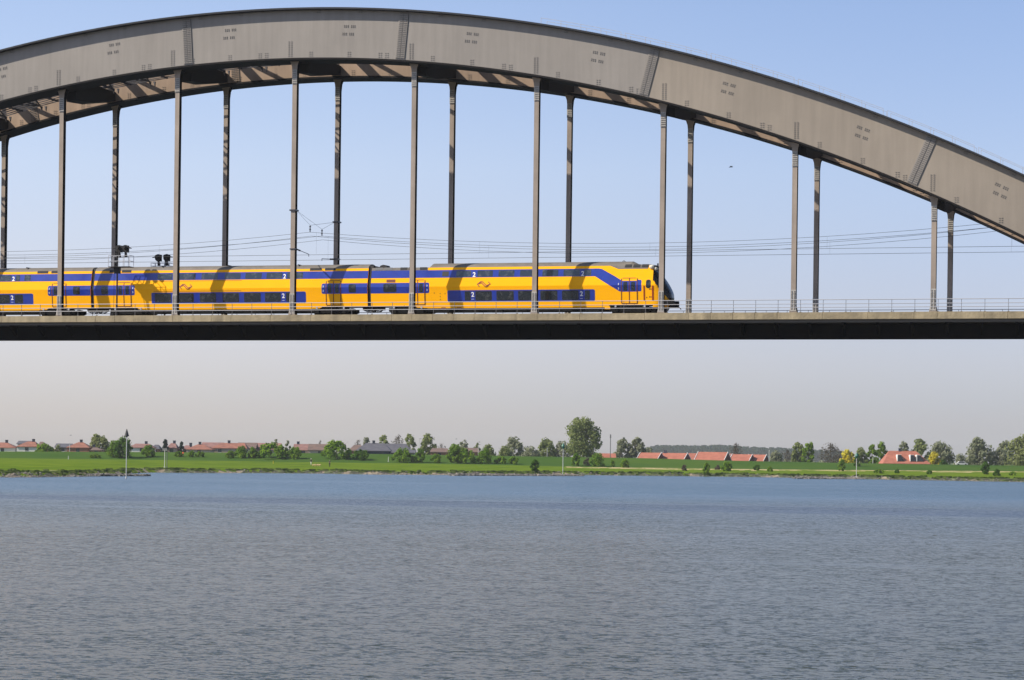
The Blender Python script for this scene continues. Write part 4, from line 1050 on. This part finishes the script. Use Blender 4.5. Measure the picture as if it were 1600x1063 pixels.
# far wood on the horizon
mb = MB(); r_ = random.Random(5)
for i in range(9000):
    v = 4200 + r_.uniform(-60, 60); px = r_.uniform(985, 1330); u = (px - 800) / F * v
    top = 697 if px < 1130 else 697 + (px - 1130) * .05
    if px < 1030: top = 697 + (1030 - px) * .16
    zt_ = at(px, top, v)[1] + .9 * nz(u, 3, .5) + .6 * nz(u, 9, 2); z = r_.random() ** .8 * zt_
    c = UV(u, v, z); s_ = r_.uniform(1.6, 3.4); a = Vector((r_.gauss(0, 1), r_.gauss(0, 1), r_.gauss(0, 1))).normalized(); t1 = a.orthogonal().normalized() * s_; t2 = a.cross(t1).normalized() * s_
    mb.add([c - t1, c - t2, c + t1, c + t2], [(0, 1, 2, 3)])
single(mb, 'distant_wood', LV['conifer'], tuple(UV(380, 4200, 0)), 'long blue grey wood on the horizon behind the red roofs', 'wood', kind='stuff')
mb = MB()
for i in range(3000):
    px = r_.uniform(-200, 1800); v = 1500 + r_.uniform(-60, 60); u = (px - 800) / F * v
    zt_ = 5 + 2.0 * nz(u, 3, .5) + 1. * nz(u, 9, 3); z = 1 + r_.random() * max(1, zt_ - 1)
    c = UV(u, v, z); s_ = r_.uniform(.8, 1.8); a = Vector((r_.gauss(0, 1), r_.gauss(0, 1), r_.gauss(0, 1))).normalized(); t1 = a.orthogonal().normalized() * s_; t2 = a.cross(t1).normalized() * s_
    mb.add([c - t1, c - t2, c + t1, c + t2], [(0, 1, 2, 3)])
single(mb, 'hedgerow', LV['grey'], tuple(UV(0, 1500, 0)), 'low hazy hedgerows behind the village', 'hedgerow', kind='stuff')

# ------------------------------------------------------------------ houses
def tile(n, a, b): return mat(n, a, .85, col2=b, vscale=.6, thr=(.4, .6), stretch=(1, 1, 3))
RF = {'red': tile('roof_tiles_red', (.30, .125, .085), (.21, .09, .065)), 'bright': tile('roof_tiles_orange_red', (.36, .13, .085), (.28, .095, .062)), 'brown': tile('roof_tiles_brown', (.12, .085, .075), (.17, .11, .09)), 'grey': tile('roof_tiles_grey', (.075, .075, .095), (.10, .10, .12)), 'rosy': tile('roof_tiles_rose', (.27, .14, .12), (.19, .105, .095))}
WL = {'white': mat('wall_white', (.62, .6, .56), .9), 'brick': mat('wall_brick', (.28, .13, .09), .9, var=.2, vscale=3), 'dark': mat('wall_dark_boards', (.03, .035, .06), .9), 'pale': mat('wall_pale', (.40, .32, .26), .9)}
WIN = mat('house_window', (.03, .035, .045), .2); TRIM = mat('house_trim', (.75, .74, .72), .7)
def house(px0, px1, ridge, eave, d, roof, wall, label, kind='hip', chim=None, r0=.3, r1=.7, turn=0., depth=8., gable_right=None, dormers=(), trim=False):
    """px0..px1 the eaves, ridge/eave picture heights; r0..r1 the ridge ends as fractions"""
    pc = (px0 + px1) / 2; u = at(pc, eave, d)[0]; ze = at(pc, eave, d)[1]; zr = at(pc, ridge, d)[1]; z0 = 1.1
    L_ = (px1 - px0) * d / F; D = depth
    root = thing('house', tuple(UV(u, d, z0)), label, 'house', 'houses behind the dike', rz=TH + turn)
    he, hr = ze - z0, zr - z0; wz_ = MB(); x0, x1 = -L_ / 2 + .35, L_ / 2 - .35; y0, y1 = -D / 2 + .35, D / 2 - .35
    wz_.box(x0, x1, y0, y1, 0, he)
    if kind == 'gable':
        for x in (x0, x1 - .15): wz_.add([(x, y0, he), (x, y1, he), (x, 0, hr - .25), (x + .15, y0, he), (x + .15, y1, he), (x + .15, 0, hr - .25)], [(0, 2, 1), (3, 4, 5), (0, 3, 5, 2), (1, 2, 5, 4)])
    wz_.build('wall', WL[wall], root)
    rf = MB(); a, b = -L_ / 2, L_ / 2; ra, rb = (a + L_ * r0, a + L_ * r1) if kind != 'gable' else (a, b)
    for dz in (0,):
        vs = [(a, -D / 2, he - .1), (b, -D / 2, he - .1), (b, D / 2, he - .1), (a, D / 2, he - .1), (ra, 0, hr), (rb, 0, hr)]
        vs += [(x, y, z - .18) for x, y, z in vs]
        rf.add(vs, [(0, 1, 5, 4), (2, 3, 4, 5), (1, 2, 5), (3, 0, 4), (6, 10, 11, 7), (8, 11, 10, 9), (7, 11, 8), (9, 10, 6), (0, 6, 7, 1), (1, 7, 8, 2), (2, 8, 9, 3), (3, 9, 6, 0)])
    ro = rf.build('roof', RF[roof], root)
    if chim is not None:
        q = MB()
        cxx = (at(chim, ridge, d)[0] - u); q.box(cxx - .45, cxx + .45, -.3, .3, hr - .5, hr + .75); q.box(cxx - .52, cxx + .52, -.37, .37, hr + .75, hr + .9); q.build('chimney', WL['dark'] if roof != 'grey' else WL['dark'], ro)
    for i in range(max(1, int(L_ / 5))):
        x = x0 + (i + .5) * (x1 - x0) / max(1, int(L_ / 5)); q = MB(); q.box(x - .6, x + .6, y0 - .05, y0 + .02, max(.9, he - 1.6), he - .4); wn = q.build('window', WIN, root)
        q = MB(); q.box(x - .7, x + .7, y0 - .08, y0 - .051, max(.9, he - 1.6) - .1, max(.9, he - 1.6)); q.build('sill', TRIM, wn)
    if trim:
        q = MB()
        for x in (a - .05, b + .02):
            for s in (-1, 1): q.bar((x, s * D / 2, he - .1), (x, 0, hr + .05), .12, .3)
        q.build('gable_trim', TRIM, ro)
    for px in dormers:
        xx = at(px, ridge, d)[0] - u; q = MB(); w_ = .95; yb, yf_ = -D * .12, -D * .43; zb0 = he + (hr - he) * .16; zt0 = he + (hr - he) * .66
        q.prism([(xx - w_, zb0), (xx + w_ * 1.25, zb0), (xx + w_ * .2, zt0), (xx - w_, zt0)], yf_, yb); dm = q.build('dormer', WIN, ro)
        q = MB(); q.box(xx - w_ - .1, xx + w_ * .3, yf_ - .1, yb, zt0 + .004, zt0 + .12); q.box(xx - w_ - .25, xx - w_ - .005, yf_ - .1, yb, zb0, zt0 - .005); q.build('dormer_roof', TRIM, dm)
    return root
house(-14, 28, 691.5, 699, 880, 'red', 'white', 'red hipped house cut off by the left edge', chim=10.5, r0=.35, r1=.6)
house(28, 62, 690, 697.5, 872, 'red', 'white', 'second house from left, red hip with chimney and pale wall', chim=52.5, r0=.45, r1=.8)
house(29, 52, 689, 693, 905, 'grey', 'white', 'house behind the second one, only its grey ridge and white gable in sight', kind='gable')
house(60, 84, 690.5, 702, 885, 'brown', 'brick', 'brown roof rising behind the light green dome shrub', r0=.1, r1=.3)
house(88, 114, 693.2, 698.5, 890, 'grey', 'pale', 'low long house with a grey roof left of the pale willow', kind='gable')
house(106, 143, 691, 699, 875, 'red', 'brick', 'red and brown hipped house partly behind the pale willow', chim=127, r0=.45, r1=.65)
house(144, 162, 699, 703, 870, 'brown', 'brick', 'small dark roofed shed under the pale willow', chim=147, r0=.1, r1=.4)
house(204, 243, 693.5, 699, 880, 'rosy', 'white', 'low red roofed house with white wall right of the cone mast', chim=228.5, r0=.2, r1=.75)
house(238, 252, 695, 701, 900, 'grey', 'brick', 'grey roofed house showing between the red one and the left conifer')
house(262, 279, 692.5, 700, 885, 'rosy', 'pale', 'narrow red roofed house between the two conifers', chim=272.5)
house(286, 300, 696, 701, 890, 'rosy', 'pale', 'small red roof with chimney right of the conifer pair', chim=298)
house(292, 334, 694.5, 702, 872, 'red', 'pale', 'hipped red house before the long red terrace', chim=312.5, r0=.4, r1=.62)
house(316, 350, 691.5, 698, 905, 'rosy', 'pale', 'left end of the long rose coloured terrace roof', kind='gable')
house(330, 388, 692.3, 700, 880, 'red', 'pale', 'broad red and brown hipped house in the middle of the terrace', chim=358, r0=.3, r1=.9)
house(372, 402, 691.8, 700, 905, 'brown', 'pale', 'brown terrace roof behind the hedge clump', kind='gable')
house(398, 440, 692.5, 702, 910, 'rosy', 'pale', 'rosy terrace roof behind the biggest bush', kind='gable')
house(459, 492, 694, 703, 905, 'rosy', 'pale', 'pale red roof with a chimney right of the hedge clump', kind='gable', chim=466)
house(482, 520, 694, 703, 900, 'brown', 'pale', 'brown roof running behind the angler bush', kind='gable')
house(545, 572, 695.5, 704, 900, 'brown', 'brick', 'reddish low roof left of the grey hipped roofs')
house(556, 612, 692.5, 704, 868, 'grey', 'dark', 'grey hipped house, left one of the joined pair', chim=584, r0=.28, r1=.8)
house(598, 645, 693.5, 707, 880, 'grey', 'dark', 'grey hipped house, right one of the joined pair', r0=.1, r1=.78)
house(641, 650, 703, 707, 870, 'grey', 'white', 'tiny white hut right of the grey hipped roofs', kind='gable')
house(672, 702, 700.5, 706, 890, 'brown', 'brick', 'long low brown roof right of the layered tree', r0=.1, r1=.9)
house(724, 750, 700, 706, 895, 'brown', 'brick', 'low brown roof behind the broader of the bush pair', r0=.1, r1=.9)
house(925, 962, 708.5, 716, 880, 'bright', 'brick', 'low brick red building under the right side of the poplar', kind='gable')
house(1000, 1034, 707.5, 716.5, 880, 'bright', 'dark', 'first red gabled roof of the right-hand row', kind='gable', depth=9, trim=True, turn=-.35)
house(1034, 1075, 708, 717.5, 882, 'bright', 'dark', 'second red gabled roof of the right-hand row with a small vent', kind='gable', chim=1039, depth=9, trim=True, turn=-.35)
house(1072, 1102, 708.5, 718, 900, 'bright', 'dark', 'dull red roof behind the widest one', kind='gable', depth=9)
house(1090, 1138, 706.5, 718.8, 872, 'bright', 'dark', 'widest and tallest red gabled roof of the row', kind='gable', depth=10, trim=True, turn=-.35)
house(1128, 1147, 709, 718.8, 890, 'rosy', 'pale', 'narrow pale gable right of the widest red roof', kind='gable', depth=9, turn=-.4)
house(1144, 1176, 710, 719.5, 880, 'bright', 'dark', 'red gabled roof behind the bare tree', kind='gable', depth=9, trim=True, turn=-.35)
house(1169, 1198, 710.5, 720, 882, 'bright', 'dark', 'last red gabled roof at the right end of the row', kind='gable', depth=9, trim=True, turn=-.35)
house(1376, 1450, 704.8, 724, 858, 'bright', 'brick', 'big farmhouse with steep red roof and three white edged dormers', r0=.17, r1=.74, chim=1406, depth=11, dormers=(1404, 1424, 1434))

# ------------------------------------------------------------------ posts, markers, masts
PW = mat('post_white', (.5, .5, .48), .6); PG = mat('marker_green', (.01, .12, .08), .5); PD = mat('mast_grey', (.12, .125, .13), .6); PB = mat('marker_black', (.012, .013, .015), .6)
def pole(name, px, py0, py1, label, cat, head=None, r=.1, m=PW, d=None, grp=None):
    v = d or foot(px, py1); u, zt_ = at(px, py0, v); z0 = max(-.3, ground(u, v)) if v < 850 else 1.
    root = thing(name, tuple(UV(u, v, z0)), label, cat, grp); H = zt_ - z0
    q = MB(); q.tube([(0, 0, 0), (0, 0, H)], r, 8); q.tube([(0, 0, 0), (0, 0, min(.5, H * .1))], r * 2, 8); q.build('pole', m, root)
    if head == 'cone':
        q = MB(); q.tube([(0, 0, H - .1), (0, 0, H + 1.15)], .42, 10, .05); q.tube([(0, 0, H - .22), (0, 0, H - .08)], .2, 8); q.build('topmark', PB, root)
    elif head == 'green':
        q = MB(); q.tube([(0, 0, H - .1), (0, 0, H + .7)], .5, 10, .08); q.tube([(0, 0, H - .75), (0, 0, H - .15)], .08, 8, .42); q.build('topmark', PG, root)
    elif head == 'lamp':
        q = MB(); q.box(-.1, .7, -.12, .12, H - .05, H + .1); q.build('lamp_head', PD, root)
    elif head == 'mast':
        q = MB(); q.tube([(0, 0, H - 1.2), (0, 0, H)], .28, 8, .2); q.build('mast_head', PD, root)
    elif head == 'board':
        q = MB(); q.box(-.6, .6, -.04, .04, H - .1, H + .5); q.build('board', PD, root)
    return root
GM = 'river marker posts'
pole('river_marker', 198, 681, 745.5, 'tall white mast topped by a black cone, standing on the left groyne', 'river marker', 'cone', .075, d=dist_of(198, 745, .3), grp=GM)
pole('river_marker', 880, 697, 741, 'tall white marker with green topmark right of the middle', 'river marker', 'green', .08, d=dist_of(880, 742, .2), grp=GM)
pole('river_marker', 1338.5, 712, 747, 'shorter white marker with green topmark at right', 'river marker', 'green', .08, d=dist_of(1338.5, 747.5, .2), grp=GM)
for px, l in ((257.5, 'left post of the pair right of the cone mast'), (261, 'right post of the pair right of the cone mast')): pole('sign_post', px, 704 if px < 260 else 706, 732, l, 'post', 'board' if px < 260 else None, .09, PD if px > 260 else PW, grp='pale sign posts on the meadow')
GL = 'slim masts and lamp posts beyond the dike'
pole('lamp_post', 655.5, 686, 0, 'white lamp post above the upright bush', 'lamp post', 'lamp', .09, PW, 845, GL)
pole('lamp_post', 747.5, 695, 0, 'white lamp post above the round bush', 'lamp post', 'lamp', .09, PW, 845, GL)
pole('lamp_post', 855, 700, 0, 'white lamp post before the grove left of the poplar', 'lamp post', 'lamp', .09, PW, 845, GL)
pole('mast', 954, 679, 0, 'slim dark mast right of the tall poplar', 'mast', 'mast', .13, PD, 845, GL)
pole('lamp_post', 1202, 703, 0, 'white lamp post right of the red roofs', 'lamp post', 'lamp', .1, PW, 845, GL)
pole('lamp_post', 1364, 715, 0, 'white lamp post left of the farmhouse', 'lamp post', 'lamp', .1, PW, 845, GL)
pole('lamp_post', 109, 694, 0, 'white lamp post before the grey roofed house at left', 'lamp post', 'lamp', .09, PW, 845, GL)
for px, py0, py1, l in ((107, 712.5, 717.5, 'short white stake on the meadow left of the big dark bush'), (607, 714, 722, 'thin white stake on the meadow left of the lamp post bush'), (427, 720.5, 724.5, 'small yellow stake on the meadow left of the dog walker')):
    pole('stake', px, py0, py1, l, 'stake', None, .11, PW if px != 427 else LV['yellow'])
# white car on the dike road
v = 830; u, z = at(1502.5, 727, v); root = thing('parked_car', tuple(UV(u, v, ground(u, v))), 'small white car on the dike road near the right edge', 'car', rz=TH)
q = MB(); q.prism([(-1.9, .3), (1.9, .3), (2., .7), (1.3, .85), (.8, 1.35), (-.9, 1.4), (-1.5, .9), (-1.95, .8)], -.8, .8); q.build('body', PW, root)
q = MB(); q.prism([(-1.2, .9), (1.0, .9), (.68, 1.28), (-.85, 1.32)], -.815, .815); q.build('window', WIN, root)
for x in (-1.2, 1.25):
    q = MB(); q.tube([(x, -.83, .3), (x, .83, .3)], .3, 12); q.build('wheel', PB, root)

# ------------------------------------------------------------------ people, dogs, birds
SKIN = mat('skin', (.45, .26, .18), .6); HAIR = mat('hair', (.05, .035, .025), .8)
def cloth(n, c): return mat(n, c, .85)
def skin_fig(name, joints, edges, radii, m, parent):
    me = bpy.data.meshes.new(name); me.from_pydata(joints, edges, []); o = bpy.data.objects.new(name, me); COL.objects.link(o)
    md = o.modifiers.new('s', 'SKIN'); sb = o.modifiers.new('u', 'SUBSURF'); sb.levels = 1; sb.render_levels = 1
    for i, r in enumerate(radii): o.data.skin_vertices[0].data[i].radius = (r, r)
    o.data.skin_vertices[0].data[0].use_root = True
    dg = bpy.context.evaluated_depsgraph_get(); dg.update(); ev = bpy.data.meshes.new_from_object(o.evaluated_get(dg)); bpy.data.objects.remove(o)
    ev.materials.clear()
    for q in (m if isinstance(m, list) else [m]): ev.materials.append(q)
    ev.polygons.foreach_set('use_smooth', [True] * len(ev.polygons))
    o = bpy.data.objects.new(name, ev); COL.objects.link(o); o.parent = parent; return o
def person(px, py1, label, top, legs, hat=None, step=.25, arms=((.28, -.12, 1.05), (-.28, .12, 1.05)), turn=0., hold=None, h=1.75):
    v = foot(px, py1); u, _ = at(px, py1, v); root = thing('person', tuple(UV(u, v, ground(u, v))), label, 'person', rz=TH + turn)
    s = h / 1.75; root.scale = (s, s, s)
    J = [(0, 0, .95), (0, 0, 1.2), (0, 0, 1.42), (0, .01, 1.52), (0, .02, 1.64), (0, .02, 1.72)]; Rr = [.14, .13, .16, .055, .095, .07]; Ed = [(0, 1), (1, 2), (2, 3), (3, 4), (4, 5)]
    for sd_, st_, ar in ((-1, step, arms[1]), (1, -step, arms[0])):
        i = len(J); J += [(sd_ * .1, 0, .88), (sd_ * .11 + st_ * .45, 0, .5), (sd_ * .11 + st_, 0, .09), (sd_ * .11 + st_ + .14, 0, .05)]; Rr += [.1, .07, .045, .04]; Ed += [(0, i), (i, i + 1), (i + 1, i + 2), (i + 2, i + 3)]
        i = len(J); J += [(sd_ * .19, 0, 1.40), ((sd_ * .19 + ar[0]) / 2 + sd_ * .05, ar[1] / 2, (1.40 + ar[2]) / 2 - .04), ar]; Rr += [.06, .045, .035]; Ed += [(2, i), (i, i + 1), (i + 1, i + 2)]
        for f in range(5): J.append((ar[0] + .02 * (f - 2), ar[1] + (.03 if f == 0 else 0), ar[2] - (.07 if f == 0 else .1 - .008 * abs(f - 2)))); Rr.append(.01); Ed.append((i + 2, len(J) - 1))
    b = skin_fig('body', J, Ed, Rr, [SKIN, top, legs, PB], root)
    for p in b.data.polygons:
        z = p.center.z; x = abs(p.center.x)
        hand = any((Vector(p.center) - Vector(a)).length < .13 for a in arms)
        p.material_index = 3 if z < .12 else 2 if z < .93 else 0 if (z > 1.49 or hand) else 1
    q = MB(); q.ball((0, .03, 1.69), .115, 10, 0, .9); q.build('hair', HAIR if hat is None else hat, root)
    q = MB(); q.ball((.0, -.085, 1.635), .018, 6); q.ball((-.04, -.08, 1.665), .012, 6, 1); q.ball((.04, -.08, 1.665), .012, 6, 1); q.build('face', [SKIN, HAIR], root)
    return root
person(286, 714.5, 'person in an orange jacket and dark trousers walking on the dike foot at left', cloth('jacket_orange', (.75, .12, .03)), cloth('trousers_dark', (.02, .02, .03)), h=1.85)
person(486, 727.5, 'person in a black top and white trousers walking behind the three dogs', cloth('top_black', (.015, .015, .02)), cloth('trousers_white', (.7, .68, .62)), hat=cloth('cap_pale', (.6, .6, .6)), step=.15, h=1.9)
ang = person(515, 730, 'angler in dark green clothes standing at the water below the large wide bush', cloth('coat_dark_green', (.02, .03, .02)), cloth('trousers_green', (.015, .02, .018)), hat=cloth('hat_green', (.06, .08, .06)), step=.06, arms=((.12, -.3, 1.15), (-.12, -.3, 1.2)), h=1.8)
rod_r = thing('fishing_rod', tuple(ang.location + up * 1.2), 'thin fishing rod held by the angler', 'fishing rod', rz=TH); q = MB(); q.tube([(0, -.3, 0), (.4, -1.6, .9), (.9, -3.2, 1.9)], .02, 5, .006); q.build('rod', PB, rod_r); q = MB(); q.tube([(-.03, -.45, .05), (.05, -.45, .05)], .05, 8); q.build('reel', PD, rod_r)
DOG = mat('dog_coat', (.60, .26, .07), .8, col2=(.7, .55, .36), vscale=4, thr=(.45, .55))
for i, (px, l) in enumerate(((490, 'orange and white dog nearest to the walker in white trousers'), (494.5, 'orange dog in the middle of the three'), (498.5, 'orange and white dog leading the three'))):
    v = foot(px, 729.2); u, _ = at(px, 729, v); root = thing('dog', tuple(UV(u, v, ground(u, v))), l, 'dog', 'three dogs on the meadow', rz=TH + (0, .3, -.2)[i]); root.scale = (.85,) * 3
    J = [(-.3, 0, .5), (0, 0, .5), (.28, 0, .53), (.42, 0, .68), (.52, 0, .74), (.66, 0, .70), (-.42, 0, .58), (-.6, 0, .72), (.5, .05, .82), (.5, -.05, .82)]; Rr = [.11, .12, .14, .08, .08, .04, .04, .02, .02, .02]; Ed = [(0, 1), (1, 2), (2, 3), (3, 4), (4, 5), (0, 6), (6, 7), (4, 8), (4, 9)]
    for s in (-1, 1):
        k = len(J); J += [(-.3, s * .09, .42), (-.24, s * .1, .28), (-.36, s * .1, .17), (-.33, s * .1, .02)]; Rr += [.075, .05, .028, .028]; Ed += [(0, k), (k, k + 1), (k + 1, k + 2), (k + 2, k + 3)]
        k = len(J); J += [(.26, s * .09, .4), (.24, s * .1, .22), (.26 + s * .06, s * .1, .02)]; Rr += [.06, .035, .028]; Ed += [(2, k), (k, k + 1), (k + 1, k + 2)]
    skin_fig('body', J, Ed, Rr, DOG, root)
BIRD = mat('bird_feathers', (.05, .06, .08), .8)
for px, py, d, sp, l in ((1142, 261.5, 330, .5, 'bird flying high in the open sky right of the train'), (110.5, 680.5, 700, .5, 'bird low over the red roofs at left'), (713, 686.3, 700, .5, 'bird low over the light green tree top'), (749, 691, 700, .45, 'bird just above the second lamp post')):
    u, z = at(px, py, d); root = thing('bird', tuple(UV(u, d, z)), l, 'bird', 'birds in flight', rz=TH)
    q = MB(); q.tube([(-.2, 0, 0), (0, 0, .02), (.2, 0, 0), (.28, 0, -.01)], .05, 6, .02); q.ball((-.22, 0, .01), .045, 6); q.build('body', BIRD, root)
    for s in (-1, 1):
        q = MB(); q.add([(-.1, s * .03, .02), (.1, s * .03, .02), (.1 + sp * .3, s * sp * .8, .12), (-.02 + sp * .15, s * sp, .02), (-.1, s * sp * .5, .14), (-.1, s * .03, 0), (.1, s * .03, 0)], [(0, 1, 2, 3, 4), (5, 4, 3, 2, 6), (0, 4, 5), (1, 6, 2)]); q.build('wing', BIRD, root)

# ------------------------------------------------------------------ haze
mb = MB(); c = [UV(-2600, -240, 0), UV(2600, -240, 0), UV(2600, 5200, 0), UV(-2600, 5200, 0)]
mb.add([(p.x, p.y, z) for z in (-2.1, 47.) for p in c], [(3, 2, 1, 0), (4, 5, 6, 7), (0, 1, 5, 4), (1, 2, 6, 5), (2, 3, 7, 6), (3, 0, 4, 7)])
hm = bpy.data.materials.new('haze'); hm.use_nodes = True; t = hm.node_tree; t.nodes.clear()
oo = t.nodes.new('ShaderNodeOutputMaterial'); pv = t.nodes.new('ShaderNodeVolumePrincipled'); t.links.new(pv.outputs[0], oo.inputs['Volume'])
pv.inputs['Density'].default_value = .00006; pv.inputs['Color'].default_value = (.86, .88, .93, 1); pv.inputs['Anisotropy'].default_value = .0
single(mb, 'haze', hm, (0, 0, 0), 'pale summer haze over the river and village', 'haze', kind='stuff')
